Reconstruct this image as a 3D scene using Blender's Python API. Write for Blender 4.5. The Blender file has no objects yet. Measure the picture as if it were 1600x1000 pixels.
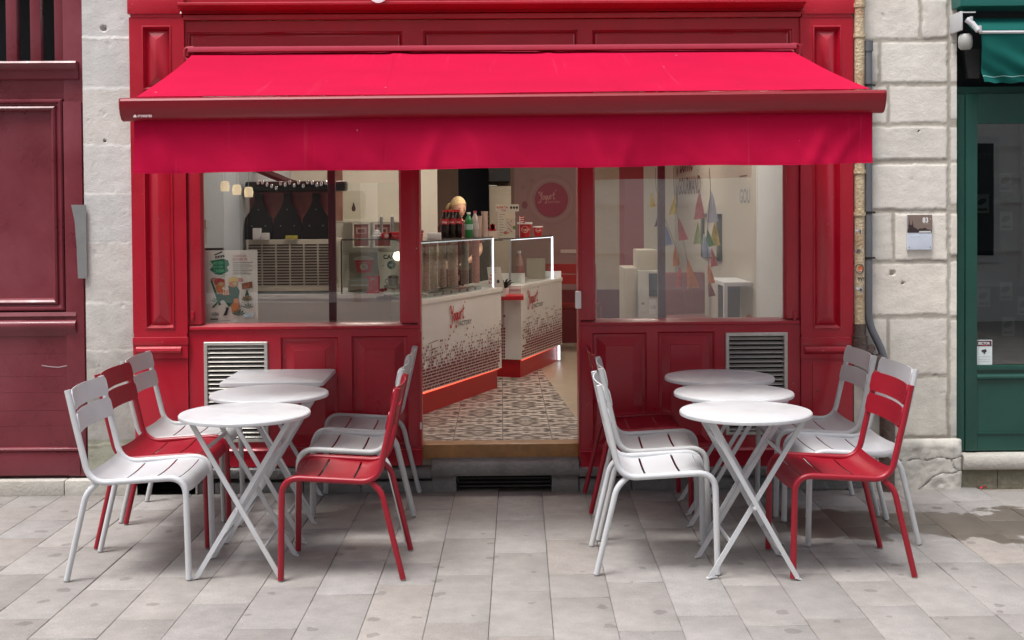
import bpy, bmesh, math, random
from math import sin, cos, pi, radians, atan2, sqrt
from mathutils import Vector, Matrix, noise as mn
random.seed(11)
S = bpy.context.scene
COL = S.collection

# ------------------------------------------------------------------ camera, sky, sun, exposure
CAMP = Vector((0, -7.34, 1.676)); FPX = 1950.0
cd = bpy.data.cameras.new('camera'); cam = bpy.data.objects.new('camera', cd); COL.objects.link(cam)
cam.location = CAMP
ROT = Matrix.Rotation(radians(-.5), 3, 'Z') @ Matrix.Rotation(radians(.4), 3, 'Y') @ Matrix.Rotation(radians(90-1.3), 3, 'X')
cam.rotation_euler = ROT.to_euler()
cd.sensor_width = 36; cd.lens = 36*FPX/1600; cd.shift_y = -131/1600; cd.clip_start = .05; cd.clip_end = 400
S.camera = cam

SUN_EL, SUN_AZ = radians(68), radians(222)      # overcast: soft light, from high over the street, slightly from the left
w = bpy.data.worlds.new("World"); S.world = w; w.use_nodes = True
nt = w.node_tree; nt.nodes.clear()
sky = nt.nodes.new('ShaderNodeTexSky'); sky.sky_type = 'NISHITA'; sky.sun_disc = False
sky.sun_elevation = SUN_EL; sky.sun_rotation = SUN_AZ; sky.air_density = 1.0; sky.dust_density = 4.0; sky.ozone_density = 1.0
hs = nt.nodes.new('ShaderNodeHueSaturation'); hs.inputs['Saturation'].default_value = .50
bg = nt.nodes.new('ShaderNodeBackground'); bg.inputs['Strength'].default_value = .15
wo = nt.nodes.new('ShaderNodeOutputWorld')
nt.links.new(sky.outputs[0], hs.inputs['Color']); nt.links.new(hs.outputs[0], bg.inputs['Color']); nt.links.new(bg.outputs[0], wo.inputs['Surface'])
sd = bpy.data.lights.new('sun', 'SUN'); sd.energy = 1.9; sd.angle = radians(20); sd.color = (1, .965, .92)
so = bpy.data.objects.new('sun', sd); COL.objects.link(so)
sdir = Vector((sin(SUN_AZ)*cos(SUN_EL), cos(SUN_AZ)*cos(SUN_EL), sin(SUN_EL)))
sd.color = (1, .985, .965); so.rotation_euler = sdir.to_track_quat('Z', 'Y').to_euler()
S.view_settings.view_transform = 'Standard'; S.view_settings.look = 'None'
S.view_settings.exposure = .72; S.view_settings.gamma = 1

# ------------------------------------------------------------------ helpers
def onY(px, py, y=0.0):
    r = ROT @ Vector(((px-800)/FPX, -(py-369)/FPX, -1)); t = (y-CAMP.y)/r.y
    return CAMP + r*t
def XF(px, y=0.0, py=400): return onY(px, py, y).x
def ZF(px, py, y=0.0): return onY(px, py, y).z

def thing(name, label, cat, loc=(0, 0, 0), rz=0, group=None):
    o = bpy.data.objects.new(name, None); COL.objects.link(o); o.location = loc; o.rotation_euler = (0, 0, rz)
    o.empty_display_size = .1
    return tag(o, label, cat, group)
def tag(o, label=None, cat=None, group=None, kind=None):
    if label: o['label'] = label
    if cat: o['category'] = cat
    if group: o['group'] = group
    if kind: o['kind'] = kind
    return o
def obj(name, bm, m, parent=None, smooth=True, ang=35, label=None):
    bmesh.ops.recalc_face_normals(bm, faces=bm.faces)
    me = bpy.data.meshes.new(name); bm.to_mesh(me); bm.free()
    for mm in (m if isinstance(m, (list, tuple)) else [m]): me.materials.append(mm)
    if smooth:
        me.polygons.foreach_set('use_smooth', [True]*len(me.polygons))
        me.set_sharp_from_angle(angle=radians(ang))
    o = bpy.data.objects.new(name, me); COL.objects.link(o)
    if parent: o.parent = parent
    if label: o['label'] = label
    return o
def struct(name, bm, m, **k):
    o = obj(name, bm, m, **k); o['kind'] = 'structure'; return o
def box(bm, x0, x1, y0, y1, z0, z1, bev=0, mi=0):
    vs = [bm.verts.new((x, y, z)) for x in (x0, x1) for y in (y0, y1) for z in (z0, z1)]
    fs = [bm.faces.new([vs[i] for i in q]) for q in ((0,1,3,2),(4,6,7,5),(0,4,5,1),(2,3,7,6),(0,2,6,4),(1,5,7,3))]
    for f in fs: f.material_index = mi
    if bev:
        es = {e for f in fs for e in f.edges}
        r = bmesh.ops.bevel(bm, geom=list(es), offset=bev, segments=2, affect='EDGES', profile=.6)
        for f in r['faces']: f.material_index = mi
    return fs
def prism(bm, pts, axis, a0, a1, mi=0):
    """pts: 2-D outline, extruded along axis 'x','y' or 'z'."""
    def P(p, a): return {'x': (a, p[0], p[1]), 'y': (p[0], a, p[1]), 'z': (p[0], p[1], a)}[axis]
    A = [bm.verts.new(P(p, a0)) for p in pts]; B = [bm.verts.new(P(p, a1)) for p in pts]; n = len(pts)
    fs = [bm.faces.new(A), bm.faces.new(B[::-1])]
    for i in range(n): fs.append(bm.faces.new((A[i], A[(i+1) % n], B[(i+1) % n], B[i])))
    for f in fs: f.material_index = mi
def frames(pts):
    out = []; up = None
    for i, p in enumerate(pts):
        t = ((pts[min(i+1, len(pts)-1)]-pts[max(i-1, 0)])).normalized()
        if up is None:
            up = Vector((0, 0, 1)) if abs(t.z) < .9 else Vector((1, 0, 0))
        u = t.cross(up).normalized(); v = u.cross(t).normalized(); up = v
        out.append((p, u, v))
    return out
def tube(bm, pts, r, seg=10, cap=True, ry=None, mi=0):
    pts = [Vector(p) for p in pts]; rings = []
    R = r if isinstance(r, (list, tuple)) else [r]*len(pts)
    for (p, u, v), rr in zip(frames(pts), R):
        k = ry/r if ry else 1
        rings.append([bm.verts.new(p+u*cos(2*pi*a/seg)*rr+v*sin(2*pi*a/seg)*rr*k) for a in range(seg)])
    for A, B in zip(rings, rings[1:]):
        for i in range(seg):
            f = bm.faces.new((A[i], A[(i+1) % seg], B[(i+1) % seg], B[i])); f.material_index = mi
    if cap:
        for q in (rings[0][::-1], rings[-1]):
            f = bm.faces.new(q); f.material_index = mi
def smoothpath(pts, r, n=6):
    """round the corners of a polyline with radius r"""
    pts = [Vector(p) for p in pts]; out = [pts[0]]
    for a, b, c in zip(pts, pts[1:], pts[2:]):
        d1 = (a-b); d2 = (c-b); k = min(r, d1.length*.49, d2.length*.49)
        p, q = b+d1.normalized()*k, b+d2.normalized()*k
        for i in range(n+1):
            t = i/n; out.append(p*(1-t)**2 + b*2*t*(1-t) + q*t*t)
    return out+[pts[-1]]
def bar(bm, a, b, wx, wy, side=Vector((0, 1, 0)), mi=0):
    a, b = Vector(a), Vector(b); t = (b-a).normalized(); s = (side-t*side.dot(t)).normalized(); n = t.cross(s)
    q = []
    for p in (a, b):
        q.append([bm.verts.new(p+s*sx*wy/2+n*sn*wx/2) for sx, sn in ((-1,-1),(1,-1),(1,1),(-1,1))])
    for i in range(4): bm.faces.new((q[0][i], q[0][(i+1) % 4], q[1][(i+1) % 4], q[1][i])).material_index = mi
    bm.faces.new(q[0][::-1]).material_index = mi; bm.faces.new(q[1]).material_index = mi
def lathe(bm, prof, c=(0, 0, 0), seg=24, mi=0, sx=1, sy=1):
    rings = []
    for r, z in prof:
        if r < 1e-5: rings.append([bm.verts.new((c[0], c[1], c[2]+z))])
        else: rings.append([bm.verts.new((c[0]+r*sx*cos(2*pi*a/seg), c[1]+r*sy*sin(2*pi*a/seg), c[2]+z)) for a in range(seg)])
    for A, B in zip(rings, rings[1:]):
        for i in range(seg):
            j = (i+1) % seg
            if len(A) == 1 and len(B) == 1: continue
            if len(A) == 1: f = bm.faces.new((A[0], B[j], B[i]))
            elif len(B) == 1: f = bm.faces.new((A[i], A[j], B[0]))
            else: f = bm.faces.new((A[i], A[j], B[j], B[i]))
            f.material_index = mi
def sheet(bm, fn, nu, nv, th, mi=0):
    """closed slab of thickness th around the surface fn(u,v), u,v in 0..1"""
    P = [[Vector(fn(i/nu, j/nv)) for j in range(nv+1)] for i in range(nu+1)]
    F, B = [], []
    for i in range(nu+1):
        f, b = [], []
        for j in range(nv+1):
            du = P[min(i+1, nu)][j]-P[max(i-1, 0)][j]; dv = P[i][min(j+1, nv)]-P[i][max(j-1, 0)]
            n = du.cross(dv); n = n.normalized() if n.length > 1e-12 else Vector((0, 0, 1))
            f.append(bm.verts.new(P[i][j]+n*th/2)); b.append(bm.verts.new(P[i][j]-n*th/2))
        F.append(f); B.append(b)
    def q(*v):
        f = bm.faces.new(v); f.material_index = mi
    for i in range(nu):
        for j in range(nv):
            q(F[i][j], F[i+1][j], F[i+1][j+1], F[i][j+1]); q(B[i][j], B[i][j+1], B[i+1][j+1], B[i+1][j])
    for i in range(nu):
        q(F[i][0], B[i][0], B[i+1][0], F[i+1][0]); q(F[i][nv], F[i+1][nv], B[i+1][nv], B[i][nv])
    for j in range(nv):
        q(F[0][j], F[0][j+1], B[0][j+1], B[0][j]); q(F[nu][j], B[nu][j], B[nu][j+1], F[nu][j+1])
def rings(bm, x0, x1, z0, z1, prof, mi=0, cap=True):
    """nested rectangles on a wall facing -y; prof = [(inset, y), ...]"""
    R = []
    for ins, y in prof:
        a, b, c, d = x0+ins, x1-ins, z0+ins, z1-ins
        if a > b: a = b = (a+b)/2
        if c > d: c = d = (c+d)/2
        R.append([bm.verts.new(p) for p in ((a, y, c), (b, y, c), (b, y, d), (a, y, d))])
    for A, B in zip(R, R[1:]):
        for i in range(4): bm.faces.new((A[i], A[(i+1) % 4], B[(i+1) % 4], B[i])).material_index = mi
    if cap: bm.faces.new(R[-1]).material_index = mi
def mould(bm, x0, x1, prof, mi=0):
    """horizontal moulding: prof = [(y,z)...] outline extruded along x"""
    prism(bm, prof, 'x', x0, x1, mi)

# ------------------------------------------------------------------ materials
MATS = {}
def mat(name, col, rough=.5, metal=0., var=.08, vs=6., bump=0., bs=60., spec=.5, rvar=.0, attr=None, var2=None, col2=None, emit=None, es=0, coat=0, trans=0, dust=0):
    if name in MATS: return MATS[name]
    m = bpy.data.materials.new(name); m.use_nodes = True; n = m.node_tree; L = n.links.new
    b = n.nodes['Principled BSDF']; N = n.nodes.new
    tc = N('ShaderNodeTexCoord')
    ns = N('ShaderNodeTexNoise'); ns.inputs['Scale'].default_value = vs; ns.inputs['Detail'].default_value = 6; ns.inputs['Roughness'].default_value = .65
    L(tc.outputs['Object'], ns.inputs['Vector'])
    mr = N('ShaderNodeMapRange'); mr.inputs['From Min'].default_value = .3; mr.inputs['From Max'].default_value = .7
    mr.inputs['To Min'].default_value = 1-var; mr.inputs['To Max'].default_value = 1+var
    L(ns.outputs['Fac'], mr.inputs['Value'])
    mx = N('ShaderNodeMix'); mx.data_type = 'RGBA'; mx.blend_type = 'MULTIPLY'; mx.inputs['Factor'].default_value = 1
    mx.inputs['A'].default_value = (*col, 1); L(mr.outputs[0], mx.inputs['B'])
    out = mx.outputs['Result']
    if col2 is not None:
        n2 = N('ShaderNodeTexNoise'); n2.inputs['Scale'].default_value = vs*.35; n2.inputs['Detail'].default_value = 5
        L(tc.outputs['Object'], n2.inputs['Vector'])
        r2 = N('ShaderNodeMapRange'); r2.inputs['From Min'].default_value = .45; r2.inputs['From Max'].default_value = .62; r2.inputs['To Max'].default_value = var2 or .6
        L(n2.outputs['Fac'], r2.inputs['Value'])
        m2 = N('ShaderNodeMix'); m2.data_type = 'RGBA'; L(r2.outputs[0], m2.inputs['Factor']); L(out, m2.inputs['A']); m2.inputs['B'].default_value = (*col2, 1)
        out = m2.outputs['Result']
    if attr:
        at = N('ShaderNodeAttribute'); at.attribute_name = attr
        m3 = N('ShaderNodeMix'); m3.data_type = 'RGBA'; m3.blend_type = 'MULTIPLY'; m3.inputs['Factor'].default_value = 1
        L(out, m3.inputs['A']); L(at.outputs['Color'], m3.inputs['B']); out = m3.outputs['Result']
    L(out, b.inputs['Base Color'])
    b.inputs['Roughness'].default_value = rough; b.inputs['Metallic'].default_value = metal
    b.inputs['Specular IOR Level'].default_value = spec
    if coat: b.inputs['Coat Weight'].default_value = coat; b.inputs['Coat Roughness'].default_value = .15
    if trans: b.inputs['Transmission Weight'].default_value = trans
    if rvar:
        rr = N('ShaderNodeMapRange'); rr.inputs['From Min'].default_value = .3; rr.inputs['From Max'].default_value = .7
        rr.inputs['To Min'].default_value = max(.02, rough-rvar); rr.inputs['To Max'].default_value = rough+rvar
        L(ns.outputs['Fac'], rr.inputs['Value']); L(rr.outputs[0], b.inputs['Roughness'])
    if bump:
        nb = N('ShaderNodeTexNoise'); nb.inputs['Scale'].default_value = bs; nb.inputs['Detail'].default_value = 4
        L(tc.outputs['Object'], nb.inputs['Vector'])
        bp = N('ShaderNodeBump'); bp.inputs['Strength'].default_value = min(1, bump*4); bp.inputs['Distance'].default_value = .004 if bump < .25 else .01
        L(nb.outputs['Fac'], bp.inputs['Height']); L(bp.outputs[0], b.inputs['Normal'])
    if dust:
        ge = N('ShaderNodeNewGeometry'); sx_ = N('ShaderNodeSeparateXYZ'); L(ge.outputs['Normal'], sx_.inputs[0])
        rd = N('ShaderNodeMapRange'); rd.inputs['From Min'].default_value = .75; rd.inputs['From Max'].default_value = 1; rd.inputs['To Max'].default_value = dust; L(sx_.outputs[2], rd.inputs['Value'])
        sp_ = N('ShaderNodeTexNoise'); sp_.inputs['Scale'].default_value = 55; sp_.inputs['Detail'].default_value = 3; L(tc.outputs['Object'], sp_.inputs['Vector'])
        rs = N('ShaderNodeMapRange'); rs.inputs['From Min'].default_value = .70; rs.inputs['From Max'].default_value = .74; rs.inputs['To Max'].default_value = .30; L(sp_.outputs['Fac'], rs.inputs['Value'])
        mm_ = N('ShaderNodeMath'); mm_.operation = 'MAXIMUM'; L(rd.outputs[0], mm_.inputs[0]); L(rs.outputs[0], mm_.inputs[1])
        md = N('ShaderNodeMix'); md.data_type = 'RGBA'; L(mm_.outputs[0], md.inputs['Factor']); L(out, md.inputs['A']); md.inputs['B'].default_value = (.36, .27, .26, 1); L(md.outputs['Result'], b.inputs['Base Color'])
    if emit: b.inputs['Emission Color'].default_value = (*emit, 1); b.inputs['Emission Strength'].default_value = es
    MATS[name] = m; return m
def glass(name, tint=(1, 1, 1), refl=1.0, body=0.0, bodycol=(.8, .8, .8)):
    if name in MATS: return MATS[name]
    m = bpy.data.materials.new(name); m.use_nodes = True; n = m.node_tree; L = n.links.new; N = n.nodes.new
    n.nodes.clear(); o = N('ShaderNodeOutputMaterial'); t = N('ShaderNodeBsdfTransparent'); t.inputs[0].default_value = (*tint, 1)
    g = N('ShaderNodeBsdfGlossy'); g.inputs['Roughness'].default_value = .003
    tc = N('ShaderNodeTexCoord'); ns = N('ShaderNodeTexNoise'); ns.inputs['Scale'].default_value = 1.3; L(tc.outputs['Object'], ns.inputs['Vector'])
    bp = N('ShaderNodeBump'); bp.inputs['Strength'].default_value = .04; bp.inputs['Distance'].default_value = .01; L(ns.outputs['Fac'], bp.inputs['Height']); L(bp.outputs[0], g.inputs['Normal'])
    f = N('ShaderNodeFresnel'); ge = N('ShaderNodeNewGeometry'); ir = N('ShaderNodeMapRange'); ir.inputs['To Min'].default_value = 1.5; ir.inputs['To Max'].default_value = 1/1.5; L(ge.outputs['Backfacing'], ir.inputs['Value']); L(ir.outputs[0], f.inputs['IOR'])
    mu = N('ShaderNodeMath'); mu.operation = 'MULTIPLY'; mu.inputs[1].default_value = 2*refl; L(f.outputs[0], mu.inputs[0]); mu.use_clamp = True
    mx = N('ShaderNodeMixShader'); L(mu.outputs[0], mx.inputs[0]); L(t.outputs[0], mx.inputs[1]); L(g.outputs[0], mx.inputs[2])
    res = mx.outputs[0]
    if body:
        d = N('ShaderNodeBsdfDiffuse'); d.inputs[0].default_value = (*bodycol, 1)
        m2 = N('ShaderNodeMixShader'); m2.inputs[0].default_value = body; L(res, m2.inputs[1]); L(d.outputs[0], m2.inputs[2]); res = m2.outputs[0]
    L(res, o.inputs[0]); MATS[name] = m; return m

RED = mat('red_gloss_paint', (.38, .0035, .019), .34, var=.10, vs=3, bump=.02, bs=18, rvar=.09, spec=.5, coat=.25, dust=.35)
REDD = mat('red_gloss_paint_fascia', (.36, .0035, .018), .30, var=.10, vs=3, bump=.02, bs=18, coat=.3, dust=.30)
MAROON = mat('old_maroon_paint', (.150, .020, .030), .32, var=.16, vs=5, bump=.05, bs=30, rvar=.10, col2=(.20, .045, .06), var2=.55)
GREENP = mat('dark_green_paint', (.010, .060, .045), .33, var=.10, vs=4, bump=.02, bs=20, rvar=.05)
WMET = mat('white_powder_coat', (.53, .54, .56), .40, var=.05, vs=9, bump=.02, bs=300, rvar=.12, col2=(.47, .45, .42), var2=.30)
GMET = mat('pale_grey_powder_coat', (.47, .475, .48), .40, var=.05, vs=9, bump=.02, bs=300, rvar=.12, col2=(.42, .40, .37), var2=.30)
RMET = mat('red_powder_coat', (.27, .004, .016), .36, var=.07, vs=5, bump=.02, bs=300, rvar=.10)
CAP = mat('foot_plastic', (.25, .24, .23), .5)
STONE = mat('pale_limestone', (1, 1, 1), .85, var=.07, vs=14, bump=.12, bs=110, attr='Col')
PAVE = None
DARK = mat('dark_interior', (.012, .011, .012), .6)
BLK = mat('black_plastic', (.012, .011, .011), .3)
STEEL = mat('grey_metal', (.42, .42, .42), .35, metal=.8, var=.08)
ALU = mat('brushed_light_metal', (.54, .52, .48), .42, metal=.55, var=.10, vs=20)
CREAM = mat('cream_wall_paint', (.62, .57, .48), .7, var=.04)
WHITE = mat('white_laminate', (.70, .68, .66), .35, var=.03)
WHITEW = mat('white_wall_paint', (.66, .66, .66), .6, var=.04)
BROWN = mat('brown_wall_paint', (.17, .10, .07), .7, var=.06)
PINKB = mat('dusky_wall_paint', (.24, .13, .12), .7, var=.05)
WRED = mat('red_wall_paint', (.28, .02, .02), .5, var=.05)
REDL = mat('red_laminate', (.42, .008, .014), .4, var=.05)

INK = {}
def ink(c, rough=.55):
    k = tuple(round(x, 3) for x in c)
    if k not in INK: INK[k] = mat('ink_%d' % len(INK), c, rough, var=.05, vs=20)
    return INK[k]
def text_mesh(s, size, bold=0, shear=0, sx=1, align='LEFT'):
    cu = bpy.data.curves.new('t', 'FONT'); cu.body = s; cu.size = size; cu.offset = bold; cu.shear = shear; cu.align_x = align; cu.resolution_u = 3
    o = bpy.data.objects.new('t', cu); COL.objects.link(o); bpy.context.view_layer.update()
    me = bpy.data.meshes.new_from_object(o.evaluated_get(bpy.context.evaluated_depsgraph_get()))
    V = [(v.co.x*sx, v.co.y) for v in me.vertices]; F = [tuple(p.vertices) for p in me.polygons]
    bpy.data.objects.remove(o); bpy.data.curves.remove(cu); bpy.data.meshes.remove(me)
    return V, F
class Flat:
    """printed matter: flat shapes on a plane (origin, u, v); stacked by layer"""
    def __init__(s, o, u, v, step=.0006):
        s.o, s.u, s.v = Vector(o), Vector(u).normalized(), Vector(v).normalized(); s.n = s.u.cross(s.v).normalized()
        s.bm = bmesh.new(); s.m = []; s.layer = 0; s.step = step
    def _mi(s, c):
        m = ink(c)
        if m not in s.m: s.m.append(m)
        return s.m.index(m)
    def P(s, x, y): return s.o+s.u*x+s.v*y+s.n*(s.step*(s.layer+1))
    def poly(s, pts, c):
        f = s.bm.faces.new([s.bm.verts.new(s.P(*p)) for p in pts]); f.material_index = s._mi(c); s.layer += .02
    def rect(s, x0, y0, x1, y1, c): s.poly(((x0, y0), (x1, y0), (x1, y1), (x0, y1)), c)
    def ell(s, x, y, rx, ry, c, n=22, rot=0):
        s.poly([(x+rx*cos(2*pi*i/n)*cos(rot)-ry*sin(2*pi*i/n)*sin(rot), y+rx*cos(2*pi*i/n)*sin(rot)+ry*sin(2*pi*i/n)*cos(rot)) for i in range(n)], c)
    def ring(s, x, y, r, w, c, n=28):
        mi = s._mi(c); A = [s.bm.verts.new(s.P(x+r*cos(2*pi*i/n), y+r*sin(2*pi*i/n))) for i in range(n)]
        B = [s.bm.verts.new(s.P(x+(r+w)*cos(2*pi*i/n), y+(r+w)*sin(2*pi*i/n))) for i in range(n)]
        for i in range(n):
            s.bm.faces.new((A[i], A[(i+1) % n], B[(i+1) % n], B[i])).material_index = mi
    def stroke(s, pts, w, c):
        mi = s._mi(c); L = [Vector(p) for p in pts]; prev = None
        for i, p in enumerate(L):
            t = (L[min(i+1, len(L)-1)]-L[max(i-1, 0)]).normalized(); n = Vector((-t.y, t.x))*w/2
            cur = (s.bm.verts.new(s.P(*(p+n))), s.bm.verts.new(s.P(*(p-n))))
            if prev: s.bm.faces.new((prev[0], cur[0], cur[1], prev[1])).material_index = mi
            prev = cur
        s.layer += .02
    def text(s, t, x, y, size, c, bold=0, shear=0, sx=1, align='LEFT', rot=0):
        V, F = text_mesh(t, size, bold, shear, sx, align); mi = s._mi(c)
        vs = [s.bm.verts.new(s.P(x+a*cos(rot)-b*sin(rot), y+a*sin(rot)+b*cos(rot))) for a, b in V]
        for f in F:
            try: s.bm.faces.new([vs[i] for i in f]).material_index = mi
            except ValueError: pass
        s.layer += .02
    def build(s, name, parent=None, label=None):
        me = bpy.data.meshes.new(name); s.bm.to_mesh(me); s.bm.free()
        for m in s.m: me.materials.append(m)
        o = bpy.data.objects.new(name, me); COL.objects.link(o)
        if parent: o.parent = parent
        if label: o['label'] = label
        return o
def catmull(P, n=6):
    P = [Vector(p) for p in P]; out = []
    for i in range(len(P)-1):
        a, b, c, d = P[max(i-1, 0)], P[i], P[i+1], P[min(i+2, len(P)-1)]
        for k in range(n):
            t = k/n; out.append(.5*((2*b)+(c-a)*t+(2*a-5*b+4*c-d)*t*t+(3*b-a-3*c+d)*t**3))
    return out+[P[-1]]
SCRIPT = [  # hand-brushed "Yogurt"
 [(0,.80),(.04,1.0),(.14,1.02),(.17,.85),(.15,.62),(.22,.52),(.33,.68),(.42,1.02)],
 [(.42,1.02),(.36,.5),(.26,-.1),(.15,-.38),(.03,-.38),(.0,-.18)],
 [(.60,.50),(.50,.42),(.47,.18),(.53,.02),(.62,.1),(.66,.34),(.60,.50),(.70,.46)],
 [(.93,.50),(.82,.48),(.76,.24),(.81,.05),(.90,.16),(.96,.52),(.92,.0),(.86,-.38),(.76,-.46),(.72,-.30)],
 [(1.06,.54),(1.03,.2),(1.10,.06),(1.19,.2),(1.25,.56),(1.23,.14),(1.30,.08)],
 [(1.36,.58),(1.38,.06)],[(1.38,.34),(1.44,.54),(1.53,.60),(1.55,.50)],
 [(1.74,1.0),(1.68,.4),(1.68,.14),(1.76,.08),(1.84,.2)],[(1.58,.66),(1.88,.74)],[(1.92,1.10),(1.98,1.24)]]
def yogurt(F, x, y, h, c, wd=.10, sx=1, sub=(.08, .07, .07), subsize=.26):
    for s_ in SCRIPT:
        F.stroke([(x+p.x*h*sx, y+p.y*h) for p in catmull([Vector((a, b)) for a, b in s_], 5)], wd*h, c)
    if sub: F.text('FACTORY', x+1.05*h*sx, y-.42*h, h*subsize*1.3, sub, bold=.001, sx=sx*.9)

def fbm(x, y, z=0, o=4): return mn.fractal(Vector((x, y, z)), 1.0, 2.0, o)

# ------------------------------------------------------------------ pavement (real slabs over a dark bed)
def colattr(bm): return bm.loops.layers.float_color.new('Col')
def build_pavement():
    bm = bmesh.new(); ca = colattr(bm); ang = radians(-.8); rnd = random.Random(5)
    def P(u, v, z):
        return (u*cos(ang)-v*sin(ang), u*sin(ang)+v*cos(ang), z)
    x = -.078-.256*34; col = 0
    while x < 8.6:
        wd = .256 if abs(x+.078) < 1.6 else .256*rnd.uniform(.94, 1.08)
        v = .25-rnd.uniform(0, .3)
        while v > -2.6-3.2:
            ln = rnd.choice((.33, .38, .46, .52, .58, .66, .74))*rnd.uniform(.95, 1.05)
            tone = rnd.uniform(.91, 1.05); warm = rnd.gauss(0, .010)
            if rnd.random() < .07: tone *= 1.10; warm += .03
            c = (tone*(1+warm), tone, tone*(1-warm*.9), 1)
            g = rnd.uniform(.0007, .0020)*(1.5 if x < -1.6 else 1); z = rnd.uniform(-.0015, .0015); tx, ty = rnd.gauss(0, .002), rnd.gauss(0, .002)
            a0, a1, b0, b1 = x+g, x+wd-g, v-ln+g, v-g
            def H(u, w_): return z+(u-(a0+a1)/2)*tx+(w_-(b0+b1)/2)*ty
            e = .003
            rs = []
            for ins, dz in ((0, -.02), (0, -.002), (e, 0)):
                q = []
                for (uu, vv) in ((a0+ins, b0+ins), (a1-ins, b0+ins), (a1-ins, b1-ins), (a0+ins, b1-ins)):
                    q.append(bm.verts.new(P(uu, vv, H(uu, vv)+dz)))
                rs.append(q)
            fs = []
            for A, B in zip(rs, rs[1:]):
                for i in range(4): fs.append(bm.faces.new((A[i], A[(i+1) % 4], B[(i+1) % 4], B[i])))
            fs.append(bm.faces.new(rs[-1]))
            for f in fs:
                for l in f.loops: l[ca] = c
            v -= ln
        x += wd; col += 1
    m = bpy.data.materials.new('paving_stone'); m.use_nodes = True; n = m.node_tree; L = n.links.new; N = n.nodes.new; b = n.nodes['Principled BSDF']
    tc = N('ShaderNodeTexCoord'); at = N('ShaderNodeAttribute'); at.attribute_name = 'Col'
    def noi(scale, det=6, rough=.6, dist=0):
        q = N('ShaderNodeTexNoise'); q.inputs['Scale'].default_value = scale; q.inputs['Detail'].default_value = det; q.inputs['Roughness'].default_value = rough; q.inputs['Distortion'].default_value = dist
        L(tc.outputs['Object'], q.inputs['Vector']); return q.outputs['Fac']
    def rng(s_, a, b_, c, d):
        q = N('ShaderNodeMapRange'); q.inputs['From Min'].default_value = a; q.inputs['From Max'].default_value = b_; q.inputs['To Min'].default_value = c; q.inputs['To Max'].default_value = d
        L(s_, q.inputs['Value']); return q.outputs[0]
    def mix(fac, A, B, mode='MIX'):
        q = N('ShaderNodeMix'); q.data_type = 'RGBA'; q.blend_type = mode
        for s_, v_ in ((fac, 'Factor'), (A, 'A'), (B, 'B')):
            if isinstance(s_, (int, float)): q.inputs[v_].default_value = s_
            elif isinstance(s_, tuple): q.inputs[v_].default_value = (*s_, 1)
            else: L(s_, q.inputs[v_])
        return q.outputs['Result']
    def math_(op, a, b_):
        q = N('ShaderNodeMath'); q.operation = op
        for i, s_ in enumerate((a, b_)):
            if isinstance(s_, (int, float)): q.inputs[i].default_value = s_
            else: L(s_, q.inputs[i])
        return q.outputs[0]
    base = mix(1, (.292, .272, .257), at.outputs['Color'], 'MULTIPLY')
    base = mix(1, base, rng(noi(1.6, 5), .3, .7, .88, 1.1), 'MULTIPLY')
    base = mix(1, base, rng(noi(9, 6, .7), .3, .7, .84, 1.12), 'MULTIPLY')
    base = mix(1, base, rng(noi(190, 3, .75), .3, .7, .74, 1.20), 'MULTIPLY')
    # gum and drip spots
    vo = N('ShaderNodeTexVoronoi'); vo.voronoi_dimensions = '2D'; vo.inputs['Scale'].default_value = 4.2
    mp = N('ShaderNodeMapping'); mp.inputs['Scale'].default_value = (1, 1, 0); L(tc.outputs['Object'], mp.inputs[0])
    nz = N('ShaderNodeTexNoise'); nz.inputs['Scale'].default_value = 14; L(tc.outputs['Object'], nz.inputs['Vector'])
    ad = N('ShaderNodeVectorMath'); ad.operation = 'MULTIPLY_ADD'; L(nz.outputs['Color'], ad.inputs[0]); ad.inputs[1].default_value = (.07, .07, 0); L(mp.outputs[0], ad.inputs[2]); L(ad.outputs[0], vo.inputs['Vector'])
    sz = N('ShaderNodeSeparateColor'); L(vo.outputs['Color'], sz.inputs[0])
    rad = rng(sz.outputs[0], .45, 1, .0, .13)
    spot = math_('LESS_THAN', vo.outputs['Distance'], rad)
    base = mix(math_('MULTIPLY', spot, .36), base, (.06, .052, .046))
    # damp stain at the foot of the drainpipe
    sp = N('ShaderNodeSeparateXYZ'); L(tc.outputs['Object'], sp.inputs[0])
    dx = rng(sp.outputs[0], 1.15, 1.5, 0, 1)
    n1 = noi(2.6, 6, .6, .6)
    cy = math_('ABSOLUTE', math_('SUBTRACT', sp.outputs[1], rng(sp.outputs[0], 1.3, 3.4, -.72, -.98)), 0)
    band = rng(math_('ADD', cy, math_('MULTIPLY', math_('SUBTRACT', n1, .5), 1.1)), .26, .30, 1, 0)
    damp = math_('MULTIPLY', band, dx)
    base = mix(math_('MULTIPLY', damp, .75), base, (.075, .056, .038))
    # uneven darker band along the plinth
    gr = rng(math_('ADD', sp.outputs[1], math_('MULTIPLY', noi(5), .35)), .0, .22, 0, .35)
    base = mix(gr, base, (.13, .12, .10))
    L(base, b.inputs['Base Color'])
    L(mix(damp, (.78, .78, .78), (.40, .40, .40)), b.inputs['Roughness'])
    bp = N('ShaderNodeBump'); bp.inputs['Strength'].default_value = .55; bp.inputs['Distance'].default_value = .002
    L(math_('ADD', noi(220, 3, .7), math_('MULTIPLY', noi(12, 5), 1.5)), bp.inputs['Height']); L(bp.outputs[0], b.inputs['Normal'])
    o = struct('pavement', bm, m, ang=60)
    bm = bmesh.new(); box(bm, -40, 40, -30, .3, -.12, -.011)
    struct('ground', bm, mat('sand_bed', (.20, .175, .145), .95, var=.3, vs=8, bump=.3, bs=120, col2=(.32, .28, .20), var2=.7))
build_pavement()
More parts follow.
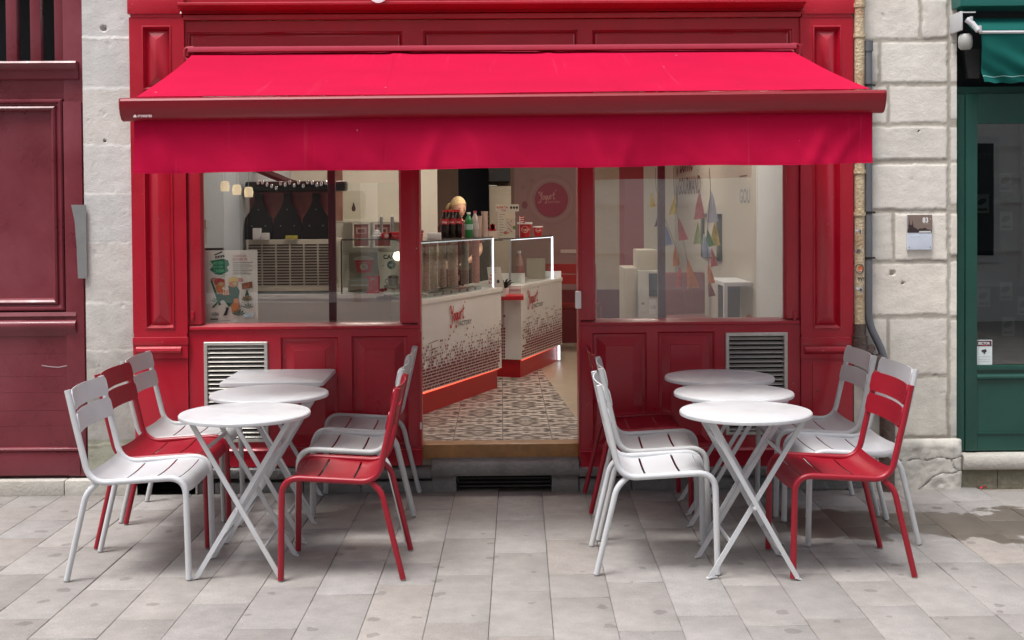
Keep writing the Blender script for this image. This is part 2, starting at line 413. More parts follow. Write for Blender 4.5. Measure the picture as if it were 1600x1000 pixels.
# the far half of the street (behind the photographer) is plain paving
bm = bmesh.new(); box(bm, -14, 14, -11, -5.9, -.01, -.002); struct('road', bm, mat('worn_paving', (.27, .25, .23), .85, var=.2, vs=4, bump=.1))

# ------------------------------------------------------------------ stone piers: relief built from a height function
def stone_face(name, x0, x1, z0, z1, y, blocks, joint, depth, seed, step, mortar_col, tint, parent=None, mortar_out=False, side=.35, hol=()):
    """face towards -y with blocks=[(x0,x1,z0,z1),...] in relief; colours and relief vary per block"""
    rnd = random.Random(seed); B = []
    for b in blocks:
        t = rnd.uniform(.92, 1.06); wv = rnd.gauss(0, .012); B.append((b, (t*(1+wv), t, t*(1-wv)), rnd.uniform(-.003, .003), rnd.uniform(0, 50)))
    nx = max(2, int((x1-x0)/step)); nz = int((z1-z0)/step)
    bm = bmesh.new(); ca = colattr(bm); G = []; CC = []
    for i in range(nx+1):
        row = []; cr = []
        for k in range(nz+1):
            x = x0+(x1-x0)*i/nx; z = z0+(z1-z0)*k/nz
            ox = fbm(x*9, z*9, seed)*.006+fbm(x*40, z*40, seed+3, 2)*.003; oz = fbm(x*9+7, z*9, seed+9)*.006+fbm(x*40, z*40, seed+5, 2)*.003
            best = -1; who = None
            for (bx0, bx1, bz0, bz1), c, dz, so in B:
                d = min(x+ox-bx0, bx1-x-ox, z+oz-bz0, bz1-z-oz)
                if d > best: best = d; who = (c, dz, so)
            e = max(0, min(1, (best-joint)/.007)); e = e*e*(3-2*e)
            rough = fbm(x*14, z*14, who[2] if who else 0)*.0012+fbm(x*60, z*60, seed+2, 3)*.0007
            chip = max(0, fbm(x*22, z*22, seed+21, 3)-.72)*.015
            h = e*depth+rough-chip+(who[1]*e if who else 0)
            if mortar_out: h = depth*.75*e+(1-e)*(depth*1.0+fbm(x*30, z*30, seed)*.002)+rough-chip+(who[1]*e if who else 0)
            for hx, hz, hr in hol:
                dd = sqrt((x-hx)**2+(z-hz)**2)
                if dd < hr: h -= .03*(1-(dd/hr)**4)
            c = who[0] if who else (1, 1, 1); tc = tint(x, z, e, chip)
            cr.append(tuple(tc[q]*(c[q]*e+mortar_col[q]*(1-e)) for q in range(3))+(1,))
            row.append(bm.verts.new((x, y-h, z)))
        G.append(row); CC.append(cr)
    for i in range(nx):
        for k in range(nz):
            f = bm.faces.new((G[i][k], G[i+1][k], G[i+1][k+1], G[i][k+1]))
            for l, (a, b) in zip(f.loops, ((i, k), (i+1, k), (i+1, k+1), (i, k+1))): l[ca] = CC[a][b]
    # returns into the wall on both sides, top closed
    for i, s in ((0, -1), (nx, 1)):
        prev = None
        for k in range(nz+1):
            v2 = bm.verts.new((G[i][k].co.x, y+side, G[i][k].co.z))
            if prev:
                f = bm.faces.new((G[i][k-1], G[i][k], v2, prev))
                for l in f.loops: l[ca] = CC[i][k]
            prev = v2
    return obj(name, bm, STONE, parent, ang=60)

LX0, LX1 = XF(130), XF(209)          # left pier
rows = [ZF(168, p) for p in (-60, 58, 137, 226, 302, 379, 474, 548, 622, 697, 745)]
rows = [rows[0]+.3]+rows
def tintL(x, z, e, chip):
    a = .57+fbm(x*3, z*3, 4)*.06
    lo = max(0, min(1, (1.30-z)/.7)); st = max(0, fbm(x*5, z*5, 30)+.15)*lo
    k = 1-.28*lo-.35*st
    speck = 1-.22*lo*max(0, fbm(x*120, z*120, 8, 2)+.1)
    c = [a*k*speck*q for q in (1.0, .975-.035*lo, .945-.09*lo)]
    if z < .32: c = [c[0]*.78, c[1]*.82, c[2]*.70]
    return c
stone_left = thing('stone_pier', 'pale narrow stone pier between the maroon door and the red shopfront', 'wall', (0, 0, 0))
blk = [(LX0-.1, LX1+.1, rows[i+1], rows[i]) for i in range(len(rows)-1)]
stone_face('pier_face', LX0, LX1, ZF(168, 747), 3.6, .036, blk, .003, .003, 3, .0075, (1.16, 1.16, 1.15), tintL, stone_left, mortar_out=True, hol=((XF(164), ZF(164, 43), .018), (XF(163), ZF(163, 220), .008)))

RX0, RX1 = XF(1336), XF(1497)        # right pier
def rz(p): return ZF(1430, p)
def rx(p): return XF(p, 0, 400)
RB = []
E0, E1 = 1300, 1484
for (a, b, cuts) in ((-70, -8, (1420,)), (-4, 60, (1440,)), (64, 129, (1376,)), (133, 192, (1390,)), (196, 250, ()), (255, 328, ()), (332, 408, (1398,)), (411, 493, ()), (497, 586, (1389,)), (590, 683, ()), (687, 770, (1360,))):
    xs = [E0]+list(cuts)+[E1]
    for u, v in zip(xs, xs[1:]): RB.append((rx(u)+(0 if u == E0 else .004), rx(v)-.003, rz(b), rz(a)))
    RB.append((rx(1485.5), rx(1505), rz(b+random.uniform(-9, 9)), rz(a+random.uniform(-3, 3))))
def tintR(x, z, e, chip):
    a = .66+fbm(x*3, z*3, 14)*.08
    lo = max(0, min(1, (1.0-z)/.8)); st = max(0, fbm(x*4, z*4, 31)+.1)
    k = 1-.16*lo-.16*st*(.4+lo)
    chip_tone = (1-min(1, chip*150))  # chipped spots are darker
    a *= 1+.05*fbm(x*4, z*26, 51, 3); c = [a*k*q for q in (1.02, .965-.01*lo, .875-.045*lo)]
    if z < .11: t = max(0, fbm(x*9, z*9, 5)+.45)*(.11-z)/.11; c = [c[0]*(1-.5*t), c[1]*(1-.42*t), c[2]*(1-.65*t)]
    return [q*(.75+.25*chip_tone) for q in c]
stone_right = thing('stone_pier', 'wide pier of pale limestone blocks between the red shopfront and the green shop', 'wall')
stone_face('pier_face', RX0, RX1, -.005, 3.6, .026, RB, .0035, .0040, 8, .0075, (.58, .56, .53), tintR, stone_right, hol=((XF(1396), ZF(1396, 427), .017), (XF(1413), ZF(1413, 443), .009), (XF(1437), ZF(1437, 204), .006)))
# projecting battered base stone of the right pier
def crackd(u, v):
    b = 9
    for L_ in (((0, .66), (.12, .60), (.25, .62), (.38, .58), (.5, .63), (.62, .60), (.75, .66), (.88, .61), (1, .66)), ((.52, 0), (.60, .10), (.68, .26), (.78, .34), (.9, .33), (1, .38)), ((.88, .61), (.91, .45), (.97, .36))):
        for (a0, b0), (a1, b1) in zip(L_, L_[1:]):
            t_ = max(0, min(1, ((u-a0)*(a1-a0)+(v-b0)*(b1-b0))/((a1-a0)**2+(b1-b0)**2))); b = min(b, sqrt((u-a0-(a1-a0)*t_)**2+(v-b0-(b1-b0)*t_)**2))
    return b+.008*fbm(u*12, v*12, 4)
def basefn(u, v):
    x = XF(1355)+(XF(1500)-XF(1355))*u; z = -.005+(ZF(1430, 686)+.005)*v
    e = min(u, 1-u, 1)*9; e = max(0, min(1, e)); e = sqrt(e)
    t = min(1, (1-v)*8); crack = .012*max(0, 1-crackd(u, v)/.012)
    br = .035*max(0, fbm(x*5, z*6, 41))*max(0, 1-z/.2)*max(0, u-.45)*2.5
    return (x, -.012-.026*sqrt(max(0, t))*e+fbm(x*12, z*12, 6)*.007+crack+br, z)
bm = bmesh.new(); sheet(bm, basefn, 80, 40, .012); ca = colattr(bm)
for f in bm.faces:
    for l in f.loops:
        p = l.vert.co; cr = 3*crackd((p.x-XF(1355))/(XF(1500)-XF(1355)), p.z/ZF(1430, 686)); k = .52*(1+.18*fbm(p.x*6, p.z*6, 3))*(1-.55*max(0, 1-cr/.035))*(1-.35*max(0, fbm(p.x*4, p.z*4, 9)))
        l[ca] = (k, k*.955, k*.86, 1)
obj('base_stone', bm, STONE, stone_right)

# ------------------------------------------------------------------ walls above, over the street
bm = bmesh.new(); box(bm, -9, 9, .09, .5, 3.6, 11); box(bm, -9, XF(-420), .05, .5, 0, 3.6); box(bm, XF(1990), 9, .05, .5, 0, 3.6)
o = tag(obj('upper_facade', bm, mat('stone_facade_plain', (.46, .44, .40), .85, var=.1, vs=3, bump=.1)), 'plain pale stone storeys rising above the shopfronts', 'building')
opp = thing('facing_building', 'pale building across the street seen mirrored in the shop windows', 'building', (0, -10.4, 0))
bm = bmesh.new()
box(bm, -12, 12, -.6, 0, 0, 9.5); box(bm, -12, 12, 0, .12, 3.3, 3.55); box(bm, -12, 12, 0, .06, 3.0, 3.12); box(bm, -12, 12, 0, .1, 0, .5)
for i in range(-6, 7): box(bm, i*1.9-.14, i*1.9+.14, 0, .07, .5, 3.0)
for zz_ in (1.0, 1.7, 2.05, 2.5): box(bm, -12, 12, 0, .035, zz_, zz_+.05)
obj('wall', bm, mat('facing_render', (.78, .77, .74), .8, var=.06, vs=2), opp)
for i in range(-6, 6):
    for z0, z1 in ((.9, 2.6), (4.3, 6.4)):
        if z0 < 1 and i in (-3, -2, -1, 0, 1, 2): continue
        bm = bmesh.new(); x = i*1.9+.95
        box(bm, x-.5, x+.5, 0, .03, z0-.05, z1+.05); obj('window_frame', bm, WHITEW, opp)
        bm = bmesh.new(); box(bm, x-.42, x-.03, .03, .036, z0+.05, z1-.05); box(bm, x+.03, x+.42, .03, .036, z0+.05, z1-.05)
        obj('window_pane', bm, mat('dark_pane', (.03, .035, .04), .1), opp)

bm = bmesh.new()
for a_, b_ in ((-5.2, -3.7), (-3.6, -2.1), (-2.0, -1.0)): box(bm, a_, b_, .03, .06, .35, 2.7)  # unseen dark shopfront, added so the left pane mirrors something dark
obj('added_shop_window', bm, mat('dark_pane', (.03, .035, .04), .1), opp)
bm = bmesh.new(); box(bm, -5.35, -.9, .12, .16, 2.72, 3.0); box(bm, -5.35, -.9, .08, .14, .1, .35)
for a_ in (-5.3, -3.65, -2.05, -.95): box(bm, a_-.05, a_+.05, .08, .14, .35, 2.72)
obj('added_shop_frame', bm, mat('dark_green_frame', (.04, .05, .045), .5), opp)

# ------------------------------------------------------------------ maroon carriage door, far left
cdr = thing('carriage_door', 'worn maroon panelled carriage door with barred opening at its top', 'door', (0, 0, 0))
DX0, DX1 = XF(-420), XF(136)
def dz(p): return ZF(60, p, .1)
def dx_(p): return XF(p, .1)
bm = bmesh.new()
box(bm, dx_(106), DX1+.01, .07, .2, dz(742), 3.6, .003)                     # fixed post at the right
box(bm, dx_(106), dx_(134), .055, .07, dz(742), dz(160), .002)
obj('door_frame', bm, MAROON, cdr)
bm = bmesh.new()
for x0, x1 in ((dx_(-420), dx_(-170)), (dx_(-160), dx_(105))):
    rings(bm, x0, x1, dz(486), dz(155), [(0, .085), (.004, .062), (.012, .052), (.022, .052), (.030, .066), (.040, .070), (.046, .058), (.056, .052), (.068, .062), (.076, .080), (.078, .088), (.090, .090)])
    rings(bm, x0, x1, dz(155), dz(120), [(0, .085)])
obj('upper_panel', bm, MAROON, cdr, ang=20)
bm = bmesh.new()
zt, zb = dz(520), dz(700); z = zt; rnd = random.Random(2)
for p0, p1 in ((520, 552), (553, 587), (588, 612), (613, 640), (641, 664), (665, 702)):
    box(bm, dx_(-420), dx_(118), .066+rnd.uniform(0, .001), .1, dz(p1), dz(p0)+.003, 0)
obj('lower_planks', bm, MAROON, cdr)
bm = bmesh.new(); box(bm, dx_(-420), dx_(125), .046, .1, dz(740), dz(703), .004); mould(bm, dx_(-420), dx_(126), [(.1, dz(702)), (.040, dz(702)), (.040, dz(699)), (.05, dz(697)), (.1, dz(696))])
obj('kick_board', bm, MAROON, cdr)
bm = bmesh.new()
A = [(.09, dz(487)), (.055, dz(487)), (.050, dz(490)), (.045, dz(493)), (.06, dz(494.5)), (.06, dz(498)), (.04, dz(501)), (.028, dz(504)), (.028, dz(509)), (.040, dz(515)), (.055, dz(519)), (.06, dz(524)), (.09, dz(524))]
mould(bm, dx_(-420), dx_(122), A); obj('mid_rail', bm, MAROON, cdr, ang=50)
bm = bmesh.new()
A = [(.2, dz(98)), (.02, dz(98)), (.012, dz(101)), (.018, dz(107)), (.05, dz(112)), (.055, dz(124)), (.075, dz(127)), (.09, dz(155)), (.2, dz(155))]
mould(bm, dx_(-420), dx_(130), A); obj('top_rail', bm, MAROON, cdr, ang=50)
for p in (26, 63.5, 101, -12, -50, -88):
    bm = bmesh.new(); x = XF(p, .16); box(bm, x-.032, x+.032, .13, .19, dz(99), 3.3, .006); obj('bar', bm, MAROON, cdr)
bm = bmesh.new(); box(bm, DX0, DX1, .75, .8, dz(120), 3.6); box(bm, DX0, DX1, .2, .8, 3.35, 3.6); box(bm, DX0, DX1, .2, .75, dz(130), dz(120))
obj('dark_recess', bm, DARK, cdr)
bm = bmesh.new(); box(bm, DX0, DX1, .098, .13, 0, dz(100)); obj('door_core', bm, MAROON, cdr)
# scratch on the planks, and the door stop plate
F = Flat((dx_(66), .0655, dz(570)), (1, 0, 0), (0, 0, 1)); k = .0038
for i in range(1):
    F.stroke([(0, 0), (14*k, -2*k), (26*k, -3*k), (36*k, -1*k), (46*k, 1*k), (52*k, 0)], .006, (.42, .30, .32))
    F.poly([(40*k, -2.5*k), (53*k, -3.5*k), (53*k, 3*k), (47*k, 2.5*k)], (.40, .29, .31))
F.build('scratch', cdr)
bm = bmesh.new()
P = [(113, 320), (136, 320), (136, 435), (122, 435), (120.5, 385), (118, 345)]
prism(bm, [(XF(a, .02), ZF(a, b, .02)) for a, b in P], 'y', .012, .020)
tag(obj('push_plate', bm, mat('satin_steel_plate', (.40, .40, .40), .3, metal=.7, var=.1, vs=10)), 'narrow grey metal plate on the edge of the maroon door', 'plate')
# stone doorstep under the maroon door
bm = bmesh.new(); x = -4.1
for wd in (.9, .62, .78): box(bm, x, x+wd-.003, -.012, .25, -.005, ZF(60, 752, 0)+.004, .008); x += wd
mats = mat('doorstep_stone', (.46, .44, .40), .8, var=.12, vs=9, bump=.2, bs=60, col2=(.34, .31, .26), var2=.4)
box(bm, x, XF(208), -.012, .25, -.005, ZF(60, 752, 0)+.004, .008)
tag(obj('door_step', bm, mats), 'low pale stone step under the maroon door', 'step')

# ------------------------------------------------------------------ red shopfront
sf = thing('shopfront', 'glossy red panelled wooden shopfront with two windows and an open doorway', 'shopfront', (0, 0, 0))
PL = (XF(208), XF(293)); PR = (XF(1250), XF(1332))
def pilaster(x0, x1, pc, zc0):
    bm = bmesh.new(); z = lambda p: ZF(pc, p, -.02)
    yf = -.02
    # shaft with sunk, hipped panel
    def shaft(za, zb, pa, pb, cx0, cx1):
        # za bottom, zb top of the shaft; pa,pb panel limits
        for q in ((x0, cx0, za, zb), (cx1, x1, za, zb)): box(bm, q[0], q[1], yf, .06, q[2], q[3])
        box(bm, cx0, cx1, yf, .06, za, pa); box(bm, cx0, cx1, yf, .06, pb, zb)
        rings(bm, cx0, cx1, pa, pb, [(0, yf), (.002, yf-.006), (.008, yf-.008), (.014, yf+.008), (.022, yf+.024), ((cx1-cx0)/2-.001, yf-.010)], cap=True)
    w_ = x1-x0; c0, c1 = x0+w_*.23, x1-w_*.23
    shaft(z(521), z(148), z(514), z(170), c0, c1)
    shaft(z(148)+.0, z(27), z(141), z(40), c0, c1)
    # cap, neck bead
    box(bm, x0-.006, x1+.004, yf-.012, .06, z(22), z(-3), .003); box(bm, x0+.01, x1-.01, yf-.004, .06, z(27), z(22))
    box(bm, x0-.006, x1+.004, yf-.008, .06, z(-60), z(-5), .003); box(bm, x0, x1, yf, .06, 3.45, z(-60))
    # plinth
    box(bm, x0-.002, x1+.003, yf-.010, .06, z(539), z(527), .003); box(bm, x0+.004, x1-.004, yf, .06, z(527), z(521))
    box(bm, x0, x1, yf-.006, .06, z(560), z(539))
    mould(bm, x0+.02, x1-.035, [(yf-.006, z(541)), (yf-.022, z(544)), (yf-.026, z(548)), (yf-.018, z(551)), (yf-.006, z(553))])
    box(bm, x0+.002, x1-.002, yf+.006, .06, .15, z(560), .002)
    return bm
obj('pilaster', pilaster(PL[0], PL[1], 250, 0), RED, sf, ang=30)
bm = pilaster(PR[0], PR[1], 1290, 0)
obj('pilaster', bm, RED, sf, ang=30)
bm = bmesh.new(); a, b = XF(1268), XF(1315)
rings(bm, a, b, ZF(1290, 700), ZF(1290, 566), [(0, -.0139), (.001, -.020), (.004, -.020)]); obj('meter_hatch', bm, RED, sf)
bm = bmesh.new(); lathe(bm, [(0, 0), (.005, 0), (.005, .002), (0, .002)], seg=10)
for v in bm.verts: v.co = Vector((XF(1276)+v.co.x, -.0205-v.co.z, ZF(1276, 610)+v.co.y))
obj('keyhole', bm, BLK, bpy.data.objects['meter_hatch'])
# low base block of the pilasters
bm = bmesh.new()
for x0, x1 in (PL, PR): box(bm, x0-.002, x1+.004, -.03, .06, ZF(1290, 726), ZF(1290, 706), .003)
obj('base_block', bm, RED, sf)

GX0, GX1 = PL[1], PR[0]                     # between the pilasters
# fascia above: layered boards
zz = lambda p: ZF(770, p, -.02)
bm = bmesh.new()
mould(bm, GX0-.01, GX1+.01, [(.06, zz(20)), (-.06, zz(20)), (-.052, zz(16)), (-.06, zz(14)), (-.105, zz(12.5)), (-.125, zz(10)), (-.125, zz(7)), (-.112, zz(5.2)), (.0, zz(4.2)), (.06, zz(4.2))])
obj('cornice', bm, REDD, sf, ang=40)
bm = bmesh.new()
box(bm, GX0, GX1, .0, .06, zz(4.2)+.002, 3.45); box(bm, GX0, GX1, -.035, .06, zz(29), zz(21), .002)
obj('sign_board', bm, REDD, sf)
bm = bmesh.new()
z1 = zz(30); z0 = zz(100); xs = [GX0, XF(285+12), XF(632), XF(664), XF(905), XF(927), XF(1238), GX1]
for i in (0, 2, 4, 6): box(bm, xs[i], xs[i+1], .0, .06, z0, z1)
for a, b in ((1, 2), (3, 4), (5, 6)):
    box(bm, xs[a], xs[b], .0, .06, zz(47), z1)
    rings(bm, xs[a], xs[b], z0, zz(47), [(0, .0), (.002, .010), (.014, .022), (.02, .012), (.028, .018), (.034, .018)])
box(bm, GX0, GX1, .0, .06, 2.36, z0)
obj('fascia', bm, REDD, sf, ang=20)
# letter of the shop sign whose foot dips into view
bm = bmesh.new(); P = []
for i in range(24): a = 2*pi*i/24; P.append((XF(595, -.12)+cos(a)*.052, ZF(595, -9, -.12)+sin(a)*.052))
prism(bm, P, 'y', -.135, -.115); obj('sign_letter', bm, mat('white_letter', (.8, .8, .8), .35), sf, label='white rounded foot of a sign letter above the cornice')

# windows
def window(pxl, pxr, pys, fl, fr, cxs):
    """pxl,pxr,pys glass limits in the picture; fl,fr outer frame limits"""
    y = .02; zc = ZF((pxl+pxr)/2, pys, y); x0, x1 = XF(pxl, y), XF(pxr, y); o0, o1 = XF(fl, y), XF(fr, y); zt = 2.36
    bm = bmesh.new()
    box(bm, o0, x0, .0, .09, zc-.002, zt, .003); box(bm, x1, o1, .0, .09, zc-.002, zt, .003)
    mould(bm, o0, o1, [(.09, zc), (.045, zc), (.004, zc-.010), (-.012, zc-.016), (-.014, zc-.030), (.0, zc-.034), (.0, zc-.052), (.09, zc-.052)])
    for xx, s in ((x0, 1), (x1, -1)):     # inner bead
        prism(bm, [(xx, .012), (xx+s*.012, .03), (xx+s*.012, .05), (xx, .05)], 'z', zc, zt)
    f = obj('window_frame', bm, RED, sf, ang=25)
    bm = bmesh.new(); box(bm, x0+.006, x1-.006, .046, .050, zc+.001, zt); obj('pane', bm, glass('shop_glass_left' if pxl < 600 else 'shop_glass_right', (.96, .97, .965), 1.25 if pxl < 600 else 2.0), f, smooth=False)
    return zc-.052
zl = window(315, 627, 505, 297, 655, 0); zr = window(927, 1228, 498, 905, 1247, 0)
bm = bmesh.new(); box(bm, PL[1], XF(297, .02), .01, .09, .15, 2.36); box(bm, XF(1247, .02), PR[0], .01, .09, .15, 2.36); obj('side_stile', bm, RED, sf)
for px, py in ((300, 492), (1241, 492), (651, 388), (905, 355)):
    bm = bmesh.new(); x, z = XF(px), ZF(px, py)
    if px in (300, 1241):
        box(bm, x-.009, x+.009, -.010, .01, z-.032, z+.02, .003); tube(bm, [(x, -.018, z-.012), (x, -.004, z-.012)], .006, 8); obj('latch', bm, RED, sf)
    else:
        tube(bm, [(x, -.004, z), (x, .002, z)], .004, 8); obj('screw', bm, STEEL, sf)
# lower framing with raised panels and vents
def apron(a, b, ztop, panels, vent, pc):
    zz = lambda p: ZF(pc, p); x0, x1 = XF(a), XF(b); zb = zz(700)
    vx0, vx1 = XF(vent[0]), XF(vent[1]); vz0, vz1 = zz(vent[3]), zz(vent[2])
    L = sorted([(XF(p[0]), XF(p[1]), zb, zz(p[2]), 'p') for p in panels]+[(vx0, vx1, vz0, vz1, 'v')])
    bm = bmesh.new(); cur = x0
    for (p0, p1, q0, q1, k) in L:
        box(bm, cur, p0, .0, .06, zb-.04, ztop); box(bm, p0, p1, .0, .06, q1, ztop); box(bm, p0, p1, .0, .06, zb-.04, q0); cur = p1
    box(bm, cur, x1, .0, .06, zb-.04, ztop); obj('apron_board', bm, RED, sf)
    for (p0, p1, q0, q1, k) in L:
        bm = bmesh.new()
        if k == 'p':
            rings(bm, p0, p1, q0, q1, [(0, .0), (.002, .012), (.010, .020), (.026, .022), (.075, .006), (.078, .002), (.082, .002)]); obj('apron_panel', bm, RED, sf, ang=10)
        else:
            rings(bm, p0, p1, q0, q1, [(0, .002), (.001, -.012), (.004, -.014), (.020, -.014), (.022, .0), (.022, .05)], cap=False)
            g = obj('vent_grille', bm, ALU, sf, ang=30)
            bm = bmesh.new(); n = 21; hh = (q1-q0-.044)/n
            for i in range(n):
                z = q0+.022+hh*(i+.5)
                prism(bm, [(-.006, z-hh*.30), (-.010, z-hh*.24), (.008, z+hh*.28), (.012, z+hh*.22)], 'x', p0+.022, p1-.022)
            obj('louvre', bm, ALU, g)
            bm = bmesh.new(); box(bm, p0+.02, p1-.02, .045, .05, q0+.02, q1-.02); obj('backing', bm, mat('dark_backing', (.035, .028, .026), .8), g)
    # base board
    bm = bmesh.new(); zt = zz(699)+.0
    mould(bm, x0-.02 if a < 600 else x0, x1 if a < 600 else x1+.02, [(.06, zt), (-.008, zt), (-.020, zt-.008), (-.024, zt-.016), (-.016, zt-.030), (-.016, ZF(pc, 728)), (.06, ZF(pc, 728))])
    obj('base_board', bm, RED, sf, ang=35)
apron(293, 657, zl, ((437, 527, 527), (548, 636, 526)), (317, 417, 533, 690), 480)
apron(905, 1250, zr, ((925, 1010, 519), (1027, 1116, 518)), (1133, 1230, 520, 680), 1080)
# inner jambs of the doorway
bm = bmesh.new(); box(bm, XF(652), XF(656), -.006, .16, .19, 2.36, .002); box(bm, XF(903), XF(906.5), -.006, .16, .19, 2.36, .002); box(bm, XF(656), XF(903), .05, .16, 2.2, 2.36)
obj('door_jamb', bm, RED, sf)
bm = bmesh.new(); x, z = XF(903, -.02), ZF(903, 467); box(bm, x-.017, x+.017, -.04, -.0065, z-.055, z+.048, .006); h = obj('door_chime', bm, mat('white_plastic', (.78, .78, .76), .35), sf, label='small white sensor box on the right door jamb')
bm = bmesh.new()
for p in (665, 720): z = ZF(656, p); box(bm, XF(654), XF(657), -.012, -.0065, z-.02, z+.02, .001)
obj('hinge', bm, mat('hinge_metal', (.6, .58, .55), .35, metal=.5), sf)

# ------------------------------------------------------------------ grey stone plinth and door step with cellar grate
pl = thing('stone_plinth', 'weathered grey stone plinth and doorstep with a barred cellar vent', 'step')
PG = mat('grey_plinth_stone', (.20, .195, .19), .55, var=.25, vs=9, bump=.35, bs=45, rvar=.12, col2=(.28, .27, .26), var2=.5)
def zp(p): return ZF(780, p)
bm = bmesh.new()
segs = [(209, 330), (330, 470), (470, 560), (560, 690)]
for a, b in segs: bm = bmesh.new(); box(bm, XF(a)+.002, XF(b)-.002, .012, .3, -.01, ZF(700, 752)-.0, .006); obj('plinth_block', bm, PG, pl)
segs = [(903, 985), (985, 1115), (1115, 1240), (1240, 1352)]
for a, b in segs: bm = bmesh.new(); box(bm, XF(a)+.002, XF(b)-.002, .012, .3, -.01, ZF(900, 748), .006); obj('plinth_block', bm, PG, pl)
def lip(a, b, zt, zb):
    bm = bmesh.new(); x0, x1 = XF(a)+.0015, XF(b)-.0015
    pr = [(.3, zt), (.02, zt), (-.015, zt-.004), (-.028, zt-.014), (-.028, zb+.012), (-.018, zb+.002), (.012, zb), (.3, zb)]
    mould(bm, x0, x1, pr); return bm
bmx = bmesh.new(); bmx.free()
for a, b, pc in ((210, 400, 300), (400, 560, 480), (560, 672, 620)):
    obj('ledge', lip(a, b, ZF(pc, 730), ZF(pc, 748)), PG, pl, ang=50)
for a, b, pc in ((902, 1060, 980), (1060, 1230, 1150), (1230, 1345, 1290)):
    obj('ledge', lip(a, b, ZF(pc, 727), ZF(pc, 744)), PG, pl, ang=50)
bm = bmesh.new(); x0, x1 = XF(672), XF(902)
mould(bm, x0, x1, [(.3, zp(715)), (.03, zp(716)), (-.02, zp(721)), (-.035, zp(727)), (-.036, zp(736)), (-.024, zp(742)), (.03, zp(743)), (.3, zp(743))]); obj('tread', bm, PG, pl, ang=50)
for q0, q1 in ((x0, XF(710)), (XF(860), x1)): bm = bmesh.new(); box(bm, q0, q1, .008, .3, -.01, zp(743)-.001, .005); obj('cheek', bm, PG, pl)
bm = bmesh.new(); box(bm, XF(712), XF(860), .22, .25, -.01, zp(743)-.002); obj('vent_void', bm, DARK, pl)
for p in (749, 755, 761): bm = bmesh.new(); box(bm, XF(710), XF(861), .03, .036, zp(p)-.003, zp(p)+.003); obj('grate_bar', bm, mat('rusty_iron', (.06, .055, .05), .6, var=.3), pl)
for a in (712, 786): pass

